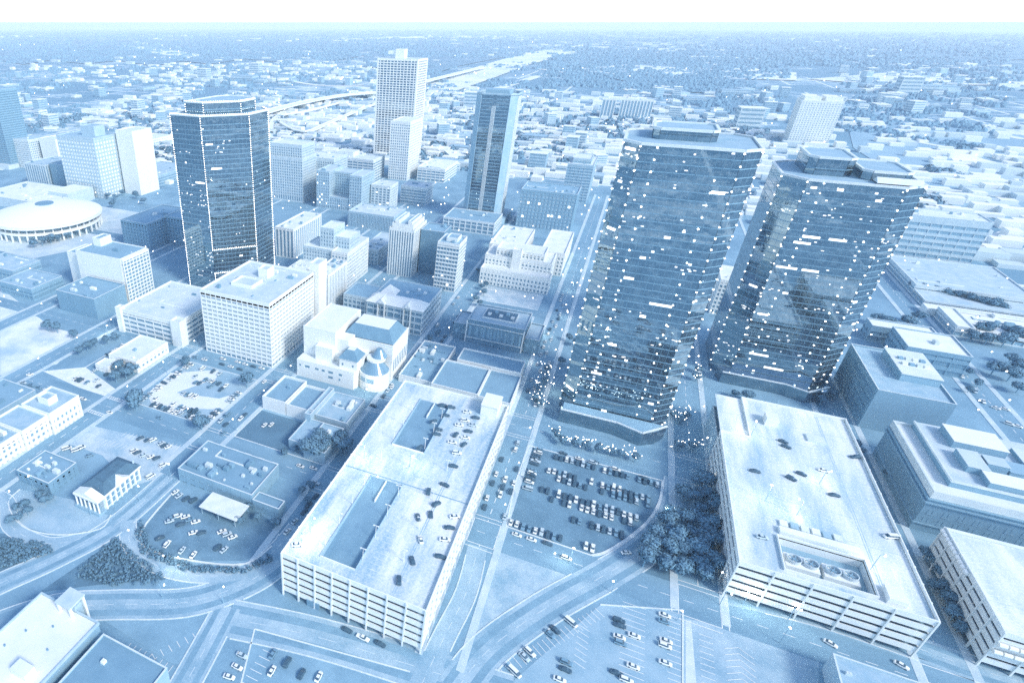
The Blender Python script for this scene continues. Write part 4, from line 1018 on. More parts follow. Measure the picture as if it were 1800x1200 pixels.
row(-252,236,-252,288,0,.8,wl,gl_); row(-244,235,-204,235,H,.85,wl,gl_); row(-244,240.5,-206,240.5,H,.6,wl,gl_); row(-199,238,-199,272,0,.85,wl,gl_); row(-238,276,-212,276,H,.8,wl,gl_); row(-236,270,-212,270,H,.6,wl,gl_); row(-240,287,-222,287,H,.6,wl,gl_); row(-232,255,-222,255,H,.9,wl,gl_)
wp = 'in the leafy lot beside the two storey white building'; gp = 'cars beside the two storey building'
row(-312,236,-290,236,H,.5,wp,gp); row(-308,250,-288,250,H,.35,wp,gp); row(-316,272,-316,288,0,.6,wp,gp); row(-300,241,-282,241,H,.3,wp,gp)
def at(lst, where, group, z=.08):
    for (x, y), rz, k, tt in lst:
        car(x, y, R(rz), {'s':'sedan','u':'suv','p':'pickup','v':'van'}[k], {'w':'white','s':'silver','b':'blue-grey','d':'dark'}[tt], where, group, z)
GZ = 24.62
at([((-63.4,282.9),20,'s','d'),((-58.4,282.8),20,'u','d'),((-59.0,273.6),20,'s','d'),((-63.4,265.3),60,'s','d'),((-58.8,258.8),20,'s','d'),((-58.4,254.4),20,'s','d'),
    ((-49.0,282.4),15,'s','w'),((-43.3,279.0),15,'s','d'),((-48.0,273.6),15,'u','w'),((-43.0,271.4),15,'s','s'),((-49.7,268.0),15,'s','w'),((-43.7,264.6),15,'s','d'),((-49.0,258.5),80,'u','d'),((-43.7,258.4),15,'s','w'),
    ((-48.9,251.4),15,'s','w'),((-43.0,252.2),70,'s','d'),((-44.3,243.6),15,'u','w'),((-62.8,239.6),70,'s','d')], 'on the far half of the long garage roof', 'cars on the long garage roof', GZ)
at([((-43.0,232.7),10,'s','d'),((-43.1,217.3),170,'s','d'),((-48.5,209.3),100,'u','d'),((-42.7,202.9),60,'u','d'),((-47.5,191.2),120,'s','d'),((-43.0,195.4),110,'s','d'),((-33.0,198.9),30,'s','w'),((-33.2,191.4),20,'s','d'),
    ((-42.4,179.1),120,'s','w'),((-33.1,183.8),20,'s','w'),((-41.8,166.7),120,'s','d'),((-32.1,173.9),10,'s','d'),((-43.3,154.8),110,'u','d'),((-88.4,152.9),30,'s','w')], 'on the near half of the long garage roof', 'cars on the long garage roof', GZ)
at([((22.6,186.6),-28,'v','w'),((17.1,180.2),-28,'s','d'),((15.5,177.1),-28,'s','b'),((9.6,165.2),-28,'u','w'),((8.0,162.2),-28,'s','s'),((5.8,154.0),-28,'v','w')], 'in the slanted row along the curving slip road', 'cars in the slanted row')
at([((57.6,208.0),0,'s','w'),((57.4,204.6),0,'s','b'),((58.0,194.9),0,'s','w'),((57.6,192.2),0,'u','w'),((57.7,184.2),0,'s','w'),((40.4,196.6),0,'u','d'),((40.9,194.2),0,'s','d'),((41.0,188.4),0,'s','w'),((46.4,191.7),0,'s','w'),((41.6,185.6),0,'u','b'),((46.5,177.0),0,'s','w'),
    ((40.9,171.3),0,'s','d'),((44.4,169.8),0,'u','w'),((23.1,167.1),0,'u','b'),((23.1,163.9),0,'s','d'),((21.7,158.7),0,'s','w')], 'in the striped lot at the bottom centre', 'cars in the bottom centre lot')
at([((-90.9,108.0),0,'s','w'),((-91.4,103.3),10,'s','w'),((-92.0,112.9),0,'s','s'),((-81.2,118.9),90,'s','b'),((-78.0,112.6),90,'s','w'),((-74.4,118.3),90,'u','d'),((-67.2,116.7),90,'s','d'),((-60.8,118.6),90,'s','w')], 'in the worn lot below the long garage front', 'cars below the long garage')
at([((-52.1,141.3),-3,'p','w'),((-44.9,142.0),-3,'s','d'),((-59.4,141.7),-3,'s','d')], 'on the street before the long garage front', 'cars on the street before the garage')
at([((-175.2,175.4),78,'s','w'),((-171.7,174.2),78,'s','s'),((-167.1,174.1),78,'s','d'),((-162.8,174.8),78,'u','d'),((-164.5,159.4),50,'s','b'),((-164.3,157.3),50,'s','s'),((-162.7,162.1),50,'u','w'),((-159.1,163.4),50,'s','w'),((-155.8,162.9),50,'s','b'),((-152.3,162.9),50,'s','w'),((-158.0,158.3),50,'s','d'),((-148.9,156.5),50,'s','w'),((-145.4,158.3),50,'s','d'),
    ((-136.8,163.4),55,'s','w'),((-133.5,163.0),55,'u','s'),((-130.0,162.7),55,'s','w'),((-155.6,145.0),95,'u','w'),((-146.8,145.1),95,'s','s'),((-140.3,145.3),95,'s','w'),((-129.2,154.3),80,'s','s'),((-132.7,154.2),80,'s','d'),((-161.4,146.6),60,'s','d')], 'in the dark lot below the metal canopy', 'cars below the canopy')
at([((-255.9,176.6),60,'v','w'),((-249.9,177.9),60,'v','w'),((-249.1,180.6),60,'v','w'),((-239.2,177.9),60,'s','b'),((-224.1,203.5),70,'s','d'),((-218.9,204.2),70,'s','d'),((-216.2,205.6),70,'u','w'),((-209.7,205.1),70,'s','s'),((-206.5,204.3),70,'s','d'),((-203.7,204.5),70,'s','w'),((-219.1,192.6),65,'u','w'),((-216.3,192.3),65,'s','d'),((-211.5,191.8),65,'s','s'),((-206.7,192.5),65,'s','w'),((-203.0,193.2),65,'s','d'),((-195.6,190.2),65,'u','w'),((-195.4,179.5),75,'v','w')], 'in the pale lot behind the columned building', 'cars behind the columned building')
at([((93.5,302.7),5,'s','d'),((108.8,304.1),-30,'u','d'),((114.0,310.6),-20,'s','d'),((124.5,318.7),0,'s','w'),((125.4,299.2),10,'s','d'),((110.0,338.1),-20,'s','d'),((110.7,333.5),-20,'s','d'),((90.8,252.1),10,'s','s')], 'on the roof of the garage with cooling fans', 'cars on the fan roofed garage', 20.03)
at([((-25.7,245.4),92,'s','w'),((-25.2,238.1),92,'s','d'),((-25.5,266.6),90,'s','w'),((-25.6,258.3),90,'s','d'),((-15.3,263.4),90,'s','w'),((-15.4,255.9),90,'u','d'),((-25.4,280.9),90,'s','d'),((-16.2,276.1),90,'s','d')], 'on the avenue between the long garage and the quarter round lot', 'cars on the avenue by the garage')
at([((-6.8,226.0),-2,'s','w'),((0.1,226.2),-2,'s','w'),((7.4,227.0),-2,'s','d'),((16.6,221.6),-2,'u','w'),((41.4,237.8),30,'s','w'),((-14.6,235.8),90,'s','s')], 'on the cross street below the quarter round lot', 'cars below the quarter round lot')
at([((14.2,301.3),-2,'s','w'),((21.5,301.0),-2,'u','s'),((33.4,300.4),-2,'u','w'),((22.3,302.0),-2,'s','d'),((5.4,302.1),-2,'s','d'),((47.3,299.4),-2,'s','d')], 'at the kerb below the near glass tower', 'cars at the kerb below the near tower')
at([((-108.1,177.8),82,'s','w'),((-108.1,185.4),82,'s','s'),((-125.8,224.0),-2,'s','w'),((-118.3,225.6),-2,'s','w'),((-107.0,193.5),82,'s','d'),((-107.2,198.9),82,'u','d'),((-106.9,206.2),82,'s','d')], 'on the side street left of the long garage', 'cars left of the long garage')
at([((-164.2,248.3),88,'s','w'),((-186.1,238.1),88,'s','d'),((-181.4,252.1),88,'s','d'),((-182.3,230.1),88,'s','b'),((-160.7,250.7),88,'s','w')], 'near the dark fenced lot', 'cars near the dark fenced lot')
at([((-306.2,219.4),0,'u','w'),((-302.7,219.6),0,'s','w'),((-299.2,219.8),0,'s','w'),((-294.9,219.6),0,'u','s'),((-291.4,219.8),0,'s','w'),((-287.1,219.6),0,'s','w'),((-345.0,225.7),45,'s','w'),((-235.1,305.4),-2,'u','w'),((-222.9,306.7),-2,'s','w'),((-216.2,306.4),-2,'s','w'),((-209.2,306.2),-2,'s','d'),((-202.4,306.9),-2,'s','w'),((-228.0,225.3),0,'s','b'),((-260.1,215.5),0,'s','w')], 'at the kerb of the cross street by the oval lot', 'cars by the oval lot')
at([((139.8,224.2),-22,'s','w'),((117.2,223.2),-22,'s','w'),((250.3,476.7),-25,'s','w'),((255.0,477.6),-25,'s','w'),((250.0,456.9),-25,'u','w'),((253.6,456.1),-25,'s','w')], 'on a road at the right hand garages' if False else 'driving between the pale garages and brick block', 'cars by the brick block')
wm_ = 'on the busy avenue left of the near glass tower'
for i in range(26):
    car(cr_.choice((-25,-21.5,-17.5)), 345+i*8+cr_.uniform(-2,2), H+cr_.choice((0,math.pi)), kind_(), cr_.choice(('white','white','dark','silver')), wm_, 'cars on the busy avenue')
for i in range(16): car(cr_.choice((-109,-98)), 300+i*13+cr_.uniform(-3,3), H, kind_(), tint_(), 'on the avenue by the concert hall', 'cars on the concert hall avenue')

for (xa, ya, xb, yb, rz, f_, w_) in ((-340,216,-275,216,0,.5,'on the cross street by the cream apartments'),(-255,298.5,-200,298.5,0,.7,'on the cross street before the slotted midrise'),(-180,298.5,-112,298.5,0,.5,'on the cross street before the concert hall'),(-180,215,-112,215,0,.45,'on the cross street behind the flat industrial block'),(-191,240,-191,292,H,.5,'on the avenue right of the oval lot'),(-181,240,-181,292,H,.5,'on the avenue right of the oval lot'),(-20,236,-20,300,H,.4,'on the avenue left of the quarter round lot'),(85,217,140,217,0,.4,'on the street before the fan roofed garage'),(150,240,150,372,H,.35,'on the avenue beside the fan roofed garage'),(-110,312,-110,392,H,.5,'on the avenue beside the concert hall'),(-264,310,-264,400,H,.5,'on the avenue between small garage and midrise'),(246,420,246,560,H,.3,'on the far right avenue')):
    row(xa, ya, xb, yb, rz, f_, w_, 'cars '+w_, None, 7.0, .12)
row(141.5,245,141.5,372,.4,.12,'on the roof of the garage with cooling fans','cars on the fan roofed garage',None,3.2,20.03)

# ------------------------------------------------------------------ trees
def crown_mesh(seed, n=420, tall=1.0):
    r = np.random.default_rng(seed); V = []; F = []
    lobes = [(r.uniform(-.45,.45), r.uniform(-.45,.45), r.uniform(-.2,.35), r.uniform(.42,.65)) for _ in range(7)]
    for lx, ly, lz, lr in lobes:
        k0 = len(V); ns, nr = 9, 5
        for a_ in range(nr+1):
            ph = math.pi*a_/nr
            for b_ in range(ns):
                q = lr*.7*r.uniform(.8, 1.1); th = 2*math.pi*(b_+.5*(a_%2))/ns
                V.append((lx+q*math.sin(ph)*math.cos(th), ly+q*math.sin(ph)*math.sin(th), (lz+q*math.cos(ph)*.8)*tall))
        for a_ in range(nr):
            for b_ in range(ns):
                F.append((k0+a_*ns+b_, k0+(a_+1)*ns+b_, k0+(a_+1)*ns+(b_+1)%ns, k0+a_*ns+(b_+1)%ns))
    for i in range(n):
        lx, ly, lz, lr = lobes[r.integers(7)]
        d = r.normal(size=3); d /= np.linalg.norm(d); q = lr*r.uniform(.72, 1.12)
        c = np.array([lx+d[0]*q, ly+d[1]*q, (lz+d[2]*q*.8)*tall])
        a = r.normal(size=3); a -= d*np.dot(a, d)*.7; a /= np.linalg.norm(a); b = np.cross(d, a); s = r.uniform(.06, .13)
        k = len(V); V += [tuple(c+a*s), tuple(c+b*s*.8), tuple(c-a*s), tuple(c-b*s*.8)]; F.append((k,k+1,k+2,k+3))
    mb = MB(); mb.v = V; mb.f = F
    return mb
leaf = [mat(-.06, .1, .4, rough=1.0, spec=.02), mat(.02, .1, .4, rough=1.0, spec=.02)]
CR = [crown_mesh(100+i, 900, .9 if i < 4 else 1.1).mesh('crown', leaf[i%2]) for i in range(6)]
TRUNK = MB().cyl(0, 0, 0, 1, .5, .3, 7).bar((0,0),(.9,.3),.22,.8,1.0).bar((0,0),(-.7,.5),.22,.75,.95).mesh('trunk', mat(.2, .05, 1))
tr = random.Random(5)
def tree(x, y, r, where, group, h=None, name='broadleaf_tree'):
    h = h or r*1.5
    t = thing(name, where, 'tree', x, y, 0, group, tr.uniform(0, 6.28))
    inst('trunk', TRUNK, t, (0,0,0), 0, (r*.14, r*.14, h*.7))
    inst('crown', tr.choice(CR), t, (0,0,h*.75), 0, (r, r, r*.8))
def trees(pts, where, group, r0=3.5, r1=5):
    for p in pts: tree(p[0], p[1], tr.uniform(r0, r1), where, group)
tree(*(-248.3,227.1), 8.5, 'big round dark tree at the left corner of the oval lot', None, 11)
tree(*(-198.5,281.3), 6.5, 'round dark tree by the white walled block at the oval lot', None, 10)
tree(*(-196.5,227.5), 6.5, 'dark tree at the near corner of the oval lot', None, 9)
tree(*(-252.5,284.5), 5, 'small dark tree on the far corner of the oval lot', None, 8)
trees([(-282.9,245.7),(-280.6,252.8),(-279.7,259.3),(-288.7,257.4)], 'dark tree in the clump below the two storey building', 'clump below the two storey building', 5, 6.5)
trees([(-119.3,233.9),(-125.5,235.4),(-117.9,242.1),(-114.2,249.9),(-124.7,244.7),(-109.8,244.4)], 'dark tree in the dense clump beside the side street garage wall', 'dense clump beside the garage', 5, 7)
trees([(-360.3,280.4),(-379.4,281.8),(-388.9,280.5)], 'dark tree in the bright gravel lot at left', 'trees in the gravel lot', 4, 5.5)
trees([(-335.1,262.1),(-334.0,269.5),(-333.6,277.9),(-329.1,285.3),(-326.6,291.9)], 'dark tree in the row along the leafy lot', 'row along the leafy lot', 4, 5)
trees([(-567.3,418.6),(-565.1,428.3),(-562.8,438.2),(-558.9,446.9),(-558.2,458.7),(-557.5,470.8),(-556.7,483.2)], 'dark tree in the belt before the domed arena', 'belt before the arena', 5, 7)
trees([(69.0,288.5),(75.7,294.2),(79.2,286.7),(71.3,280.5),(66.4,289.6),(74.8,303.5),(69.7,271.0),(53.3,252.4),(60.7,258.1),(68.1,259.8),(51.0,241.4),(58.2,243.1),(65.3,244.8),(72.4,248.4),(76.8,245.0),(55.8,234.5),(65.1,235.6),(73.0,236.0),(77.7,260.6),(74.4,267.1),(48.8,232.8),(60.9,268.7),(57.0,248.3),(63.1,251.3),(71.6,257.6),(70.9,240.3),(62.8,235.1),(67.2,269.7),(58.3,265.3),(68.9,248.5)], 'dark tree in the grove left of the fan roofed garage', 'grove left of the fan roofed garage', 5, 7)
fl_ = [(-1.2,315.7),(4.3,311.0),(10.5,312.3),(16.8,312.5),(23.0,312.6),(29.1,312.8),(35.2,312.9),(42.6,312.7),(-18.6,363.3),(-16.9,376.4),(-18.6,351.7),(-17.4,393.2),(-14.2,346.5),(64.6,336.4),(62.0,370.4),(66.7,365.9),(72.0,340.1),(79.1,441.5),(77.5,427.7),(70.0,374.4)]
trees(fl_, 'dark plaza tree strung with tiny bulbs below the near glass tower', 'plaza trees with bulbs', 3, 4)
trees([(-9.9,410.5),(-8.7,450.9),(-3.6,443.0),(99.6,414.7),(106.0,414.1),(144.7,433.5),(148.8,430.3),(155.4,450.4),(157.3,443.5)], 'dark tree at the foot of the glass towers', 'trees at the tower foot', 3.5, 5)
trees([(167.8,290.6),(167.8,283.5),(166.2,274.2),(166.2,267.7),(164.7,259.2),(164.7,253.2),(163.3,274.4),(166.0,295.2)], 'dark tree in the gap between the two right garages', 'trees between right garages', 3.5, 5)
trees([(-234.3,121.0),(-232.1,124.3),(-231.6,128.9),(-238.4,127.8),(-236.2,131.1)], 'dark bush on the lawn before the flat brick block', 'bushes on the round lawn', 2.5, 3.5)
trees([(-230.4,138.7),(-234.3,139.1),(-230.0,141.2)], 'dark tree next to the flat brick block', 'trees next to the flat block', 3, 4)
trees([(-132.8,182.9),(-124.6,178.0),(-123.9,185.1),(-115.0,178.6),(-133.2,178.2),(-132.5,171.9),(-108.5,199.7),(-114.2,204.0),(-112.2,209.9),(-138.8,228.7),(-134.2,234.0)], 'dark tree round the walled yard beside the long garage', 'trees round the walled yard', 2.5, 3.5)
trees([(-142.9,429.7),(-136.1,439.3),(-130.7,461.5),(-127.7,476.6),(-126.5,498.8),(-125.1,522.4),(-123.7,547.6),(-99.3,551.5),(-107.9,564.0),(-106.7,401.9),(-103.5,414.3),(-153.3,443.6)], 'small street tree on the avenue by the gabled block', 'street trees by the gabled block', 2.5, 3.5)
trees([(-95.1,522.0),(-89.6,509.9),(-93.4,493.8),(-88.2,482.8),(-91.9,531.2)], 'dark tree in the row before the stepped hotel', 'row before the stepped hotel', 3.5, 4.5)
trees([(193.2,469.3),(198.0,463.9),(157.1,382.7),(158.7,377.7),(167.6,360.1),(171.8,357.0),(172.9,333.6),(241.5,493.5),(249.6,505.6),(250.4,522.8)], 'dark street tree near the brick block', 'street trees near the brick block', 3, 4)
trees([(279.0,694.4),(285.9,690.7),(292.7,687.0),(299.4,683.5),(305.9,680.0),(312.3,676.6),(317.4,675.2),(271.9,698.1),(264.6,702.0)], 'dark tree in the row before the long white shed', 'row before the shed', 5, 7)
trees([(213.6,596.0),(218.4,592.5),(224.7,595.6),(235.2,600.9),(245.3,611.8),(209.9,571.2),(213.2,562.0)], 'dark tree in the clump by the white roofed office', 'clump by the white roofed office', 5, 7)
trees([(271.2,591.0),(281.2,590.7),(291.0,590.4),(303.2,607.0),(306.9,603.6),(299.5,616.0),(282.9,539.1),(283.0,557.1),(270.8,508.1),(264.9,530.1),(272.2,525.2),(283.2,607.9)], 'dark tree on the grassy slope at the right edge', 'slope trees at right edge', 5, 8)
trees([(-646.5,613.1),(-631.2,613.9),(-639.7,634.2),(-610.4,631.2),(-579.0,613.2),(-607.2,583.1),(-524.0,524.7),(-500.7,523.6)], 'dark tree at the foot of the gridded slab', 'trees at the gridded slab', 5, 7)
# shrub banks
SHL = ['dark bank of shrubs at the left edge below the columned building', 'dark triangle of shrubs between the curved road and slip road', 'narrow belt of shrubs round the dark lot below the canopy']
def shrubs(poly, n, name, z1=2.0):
    xs = [p[0] for p in poly]; ys = [p[1] for p in poly]; mb = MB(); r = random.Random(3)
    while n:
        x, y = r.uniform(min(xs), max(xs)), r.uniform(min(ys), max(ys))
        if not inside((x,y), poly): continue
        n -= 1
        for k in range(14):
            a = Vector((r.gauss(0,1), r.gauss(0,1), r.gauss(.6,1))).normalized(); c = Vector((x,y,z1*.4))+a*r.uniform(.5,1.1); s_ = r.uniform(.25,.5)
            u = a.orthogonal().normalized()*s_; v = a.cross(u)
            b = len(mb.v); mb.v += [tuple(c+u), tuple(c+v), tuple(c-u), tuple(c-v)]; mb.f.append((b,b+1,b+2,b+3))
    o = mb.build(name, leaf[0], kind='stuff'); o['label'] = SHL.pop(0); o['category'] = 'shrubs'
shrubs([(-234.5,108.4),(-225.3,113.8),(-208.5,119.4),(-200.6,117.4),(-207.2,108.4),(-214.7,99.2),(-221.7,95.6)], 420, 'shrubs')
shrubs([(-182.2,119.1),(-180.5,137.4),(-165.7,133.0),(-145.0,130.5),(-143.0,126.2),(-161.2,115.4),(-180.7,110.8)], 330, 'shrubs')
shrubs([(-174.9,144.4),(-177.1,151.8),(-162.7,140.3),(-136.4,140.2),(-114.4,149.3),(-108.2,161.8),(-105.3,159.4),(-113.0,147.2),(-136.7,136.4),(-162.1,134.8)], 240, 'shrubs')

# tiny bulbs on plaza trees
b = MB(); br_ = random.Random(8)
for p in fl_:
    for k in range(8): b.octa(p[0]+br_.gauss(0,2.6), p[1]+br_.gauss(0,2.6), 4+br_.uniform(0,4), .24)
o = b.build('tree_bulbs', BULB, kind='stuff'); o['label'] = 'tiny white bulbs strung through the plaza trees'; o['category'] = 'bulbs'

# ------------------------------------------------------------------ street lamps
pole = MB().cyl(0,0,0,8.6,.16,.1,6).box(0,2.0,-.07,.07,8.5,8.65).mesh('pole', mat(.45)); head = MB().box(1.5,2.5,-.25,.25,8.35,8.6).mesh('lamp_head', mat(.6)); lens = MB().octa(2.0,0,8.3,.55).mesh('lens', emit(6.0))
def lamp(x, y, rz, label, group):
    t = thing('street_lamp', label, 'street lamp', x, y, 0, group, rz); inst('pole', pole, t); inst('lens', lens, inst('lamp_head', head, t))
for x, w in AX[:7]:
    for k in range(14):
        y = 236+k*36
        if x == -432 and k < 3: continue
        lamp(x+w/2+1.2, y, math.pi, 'lit street lamp with pole and arm standing on a pavement of the downtown avenues', 'lit avenue lamps')
at_l = [(-148.7,132.2),(-171.0,140.1),(-112.5,129.8),(36.8,211.1),(62.3,207.9),(99.1,214.7),(-203.1,143.2),(-247.9,131.3),(-213.5,149.5),(-138.1,120.3),(12.7,212.9),(78.9,225.0),(-185.0,183.6),(-188.2,162.2),(-244.6,143.6),(-209.9,230.8),(-287.0,253.9),(-178.3,197.7)]
for p in at_l: lamp(p[0], p[1], tr.uniform(0,6.2), 'street lamp pole beside the curved roads and lots in front', 'lamps by the curved roads')

# lit lamps that throw pools of light on the ground and decks
def glow(x, y, z, w, label, rz=0):
    t = thing('street_lamp', label, 'street lamp', x, y, z, 'lamps with pools of light', rz)
    inst('pole', pole, t); inst('lens', lens, inst('lamp_head', head, t))
    l = bpy.data.lights.new('lamp_light', 'POINT'); l.energy = w; l.shadow_soft_size = .4; l.color = (1, .93, .8)
    lo = bpy.data.objects.new('lamp_light', l); lo.location = (0, 2.0, 7.4); lo.parent = t; col.objects.link(lo)
for q in [(58.8,269.0),(18.1,219.3),(87.7,229.3),(104.0,229.4),(-28.5,454.1),(-18.5,557.3),(-18.0,492.2),(-116.7,652.7),(-30.5,400.2),(-10.0,367.6),(128.4,565.4),(-142.4,135.3),(-65.4,468.5),(-120.9,304.3),(-354.6,349.4),(-339.6,296.2),(188.6,595.6)]: glow(q[0], q[1], 0, 750, 'street lamp with a bright pool of light on the pavement below', tr.uniform(0, 6))
for q in [(-86.9,162.0),(-86.4,153.2),(-85.6,218.9),(-62.6,222.9),(-72.8,199.3)]: glow(q[0], q[1], GH, 700, 'deck lamp with a bright pool on the long garage roof', tr.uniform(0, 6))
for q in [(95.3,280.3),(120.8,306.4),(107.0,275.7),(129.0,252.0),(95.3,337.5)]: glow(q[0], q[1], 20, 500, 'deck lamp with a bright pool on the fan roofed garage', tr.uniform(0, 6))

# ------------------------------------------------------------------ overpass and far freeways
deck = mat(.93, .05, .05)
def viaduct(name, label, pts, w, z, group):
    t = thing(name, label, 'overpass', 0, 0, 0, group)
    mb, L = ribbon(pts, w, z); d = MB()
    for a, b in zip(L, L[1:]): d.prism([a[0], a[1], b[1], b[0]], z-1.4, z)
    d.build('deck', deck, t)
    d = MB()
    for side in (0, 1):
        for a, b in zip(L, L[1:]): d.bar(a[side], b[side], .5, z-.2, z+1)
    d.build('barrier', mat(1.0, .02), t)
    pm = MB().cyl(0,0,0,z-1.4,1.2,n=8).mesh('pier', mat(.75))
    for i in range(2, len(L)-1, 3): inst('pier', pm, t, ((L[i][0][0]+L[i][1][0])/2, (L[i][0][1]+L[i][1][1])/2, 0))
viaduct('overpass', 'pale elevated freeway running behind the left glass tower to the white tower', [(-865.4,1329.4)]+[(-889.5,1609.0)]+[(-869.1,1875.5)]+[(-791.0,2077.6)]+[(-792.3,2598.5)]+[(-789.1,3483.0)], 34, 14, 'elevated roads')
viaduct('overpass', 'pale curling ramp looping under the elevated freeway', [(-722.3,1189.1),(-798.6,1327.4),(-825.9,1416.6),(-809.0,1526.5),(-809.6,1747.8)], 11, 9, 'elevated roads')
viaduct('overpass', 'pale curved ramp bending right behind the pale office block', [(-865.5,1494.3),(-825.7,1401.6),(-769.2,1318.3),(-683.6,1233.9),(-647.4,1234.0),(-664.5,1370.7),(-698.1,1660.7),(-705.7,1810.3)], 12, 8, 'elevated roads')
fw = MB()
for pts, w in (([(-765.0,2515.5),(-792.3,3262.4),(-851.7,4579.0),(-855.5,6123.3),(-747.5,7853.7),(-528.3,10060.4)], 130), ([(-602.6,1187.6),(-535.4,1278.9),(-536.5,1500.3),(-545.8,1814.2),(-509.8,2389.8),(-449.8,3349.3)], 45), ([(-5034.2,5309.2),(-4347.1,4958.9),(-3239.5,4212.3),(-2683.3,4091.8)], 60), ([(2267.9,16232.9),(1925.9,11288.6),(1628.9,7645.9),(1424.1,5717.9),(1368.3,4831.4)], 90),
               ([(-569.2,3754.5),(-325.3,3411.6),(-113.3,2841.7),(32.6,2549.7),(292.0,2576.5)], 50), ([(-1522.6,1122.6),(-1404.0,1245.3),(-1277.7,1376.0),(-1232.6,1470.5)], 22), ([(-1101.3,793.0),(-1024.1,937.8),(-910.2,1074.4)], 20), ([(559.2,2367.2),(649.3,2209.5),(706.2,2018.9),(752.1,1865.5)], 24), ([(500.7,1780.5),(577.8,1653.4),(650.6,1576.9)], 16), ([(346.5,1317.5),(424.6,1223.6),(516.5,1195.1)], 18), ([(304.3,770.3),(376.2,903.7),(452.6,1013.4)], 14), ([(-1429.7,2487.1),(-1172.3,2311.7),(-1009.3,2393.2)], 30)):
    mb, L = ribbon(pts, w, .3); n0 = len(fw.v); fw.v += [(a_, b_, z_+drop(a_, b_)+.4) for a_, b_, z_ in mb.v]; fw.f += [tuple(n0+i for i in f) for f in mb.f]
structure('freeway', fw, mat(.9, .07, .02))
lot('river_bank', [(515.1,1480.6),(574.6,1586.8),(606.9,1473.0),(548.2,1285.4),(501.7,1347.5)], .62, .06, .02, z=.35)
lot('pale_lot', [(539.5,1557.0),(569.4,1596.8),(595.3,1504.2),(573.9,1446.3),(523.1,1468.1)], .98, .03, .02, z=.45)
lot('pale_lot', [(488.6,1327.4),(569.4,1345.8),(548.2,1285.4),(498.6,1293.3)], .98, .03, .02, z=.45)
lot('pale_lot', [(269.8,4772.2),(512.9,4761.0),(522.1,4054.5),(265.9,4070.3)], .97, .04, .02, z=.45)
lot('meadow', [(563.2,2528.4),(769.5,1915.0),(452.6,1013.4),(400.9,1137.3),(399.3,1577.7)], .42, .12, .012, z=.1, streak=.7)

# ------------------------------------------------------------------ distant town
fr = random.Random(77)
def polar(q): return math.atan2(q[0], q[1]), math.hypot(*q)
VAR = []
for i in range(10):
    w_, d_, h_ = fr.choice(((26,16,7),(40,22,6),(18,14,9),(30,30,5),(16,14,14),(52,24,7),(20,16,18))), 0, 0
    (w_, d_, h_) = w_; W, B_, F = MB(), MB(), MB(); nf = max(1, int(h_/3.6))
    W.box(-w_/2, w_/2, -d_/2, d_/2, 0, h_-.2)
    for k in range(nf): B_.box(-w_/2-.04+1, w_/2-1, -d_/2-.06, -d_/2+.2, k*3.6+1.2, k*3.6+2.6).box(w_/2-.2, w_/2+.06, -d_/2+1, d_/2-1, k*3.6+1.2, k*3.6+2.6).box(-w_/2-.06, -w_/2+.2, -d_/2+1, d_/2-1, k*3.6+1.2, k*3.6+2.6)
    F.box(-w_/2-.3, w_/2+.3, -d_/2-.3, d_/2+.3, h_-.2, h_+.3)
    if i % 2: F.box(-2, 3, -2, 2, h_+.3, h_+2.2)
    ADJ = ('long' if w_ > 35 else 'tall narrow' if h_ > 12 else 'squat')+' '+('white roofed' if (.95,1.0,.7,.9,.5,.98,1.0,.8,.95,.6)[i] > .85 else 'grey roofed')
    VAR.append((W.mesh('wall', mat((.55,.7,.9,.8,.62)[i%5])), B_.mesh('window_band', mat(.15, .05)), F.mesh('roof', mat((.95,1.0,.7,.9,.5,.98,1.0,.8,.95,.6)[i])), ADJ))
def far_building(x, y, rz, label, group, v=None, s=1):
    v = v or fr.choice(VAR); t = thing('town_building', v[3]+' '+label, 'building', x, y, 0, group, rz)
    inst('wall', v[0], t, scale=(s,s,s)); inst('window_band', v[1], t, scale=(s,s,s)); inst('roof', v[2], t, scale=(s,s,s))
taken = []
def free(x, y, d, wood=False):
    zones = (PALES[:1] if fr.random() > .3 else []) + ([] if wood or fr.random() < .16 else WOODS)
    if any(inside((x, y), q) for q in zones): return False
    if -1000 < x < 340 and y < 1000 and not (y > 720 and x < -480): 
        if inside((x,y), [(-330,-60),(340,-60),(340,700),(140,760),(120,1000),(-110,1010),(-430,1010),(-470,700),(-860,800),(-980,640),(-600,300)]): return False
    for a, b in taken:
        if abs(a-x) < d and abs(b-y) < d: return False
    taken.append((x, y)); return True
ZB = [((-1246.1,906.3), (-2092.9,2527.1), 55, 'building beyond the arena and gridded slab', 'town blocks beyond the arena'),
      ((-1324.8,1583.6), (-1353.4,3362.0), 50, 'building behind the left glass tower and freeway', 'town blocks behind the left tower'),
      ((-290.8,998.5), (-81.8,2294.2), 60, 'building between the white tower and near glass towers', 'town blocks in the middle distance'),
      ((-29.4,1869.9), (538.5,3167.8), 40, 'building on wooded ground behind the near glass towers', 'town blocks behind the glass towers'),
      ((484.6,2329.8), (2094.7,5685.5), 60, 'building in the district beyond the river', 'town blocks beyond the river')]
for pa, pb, n, lab, grp in ZB:
    (a0, r0), (a1, r1) = polar(pa), polar(pb); k = 0; tries = 0
    while k < n and tries < 3000:
        tries += 1
        a = fr.uniform(a0, a1); r = 1/fr.uniform(1/r1, 1/r0); x, y = r*math.sin(a), r*math.cos(a)
        if not free(x, y, 34): continue
        far_building(x, y, fr.choice((0, math.pi/2))+fr.choice((0, 0, .5)), lab, grp, s=fr.uniform(.8, 1.2)*(1+r/6000)); k += 1
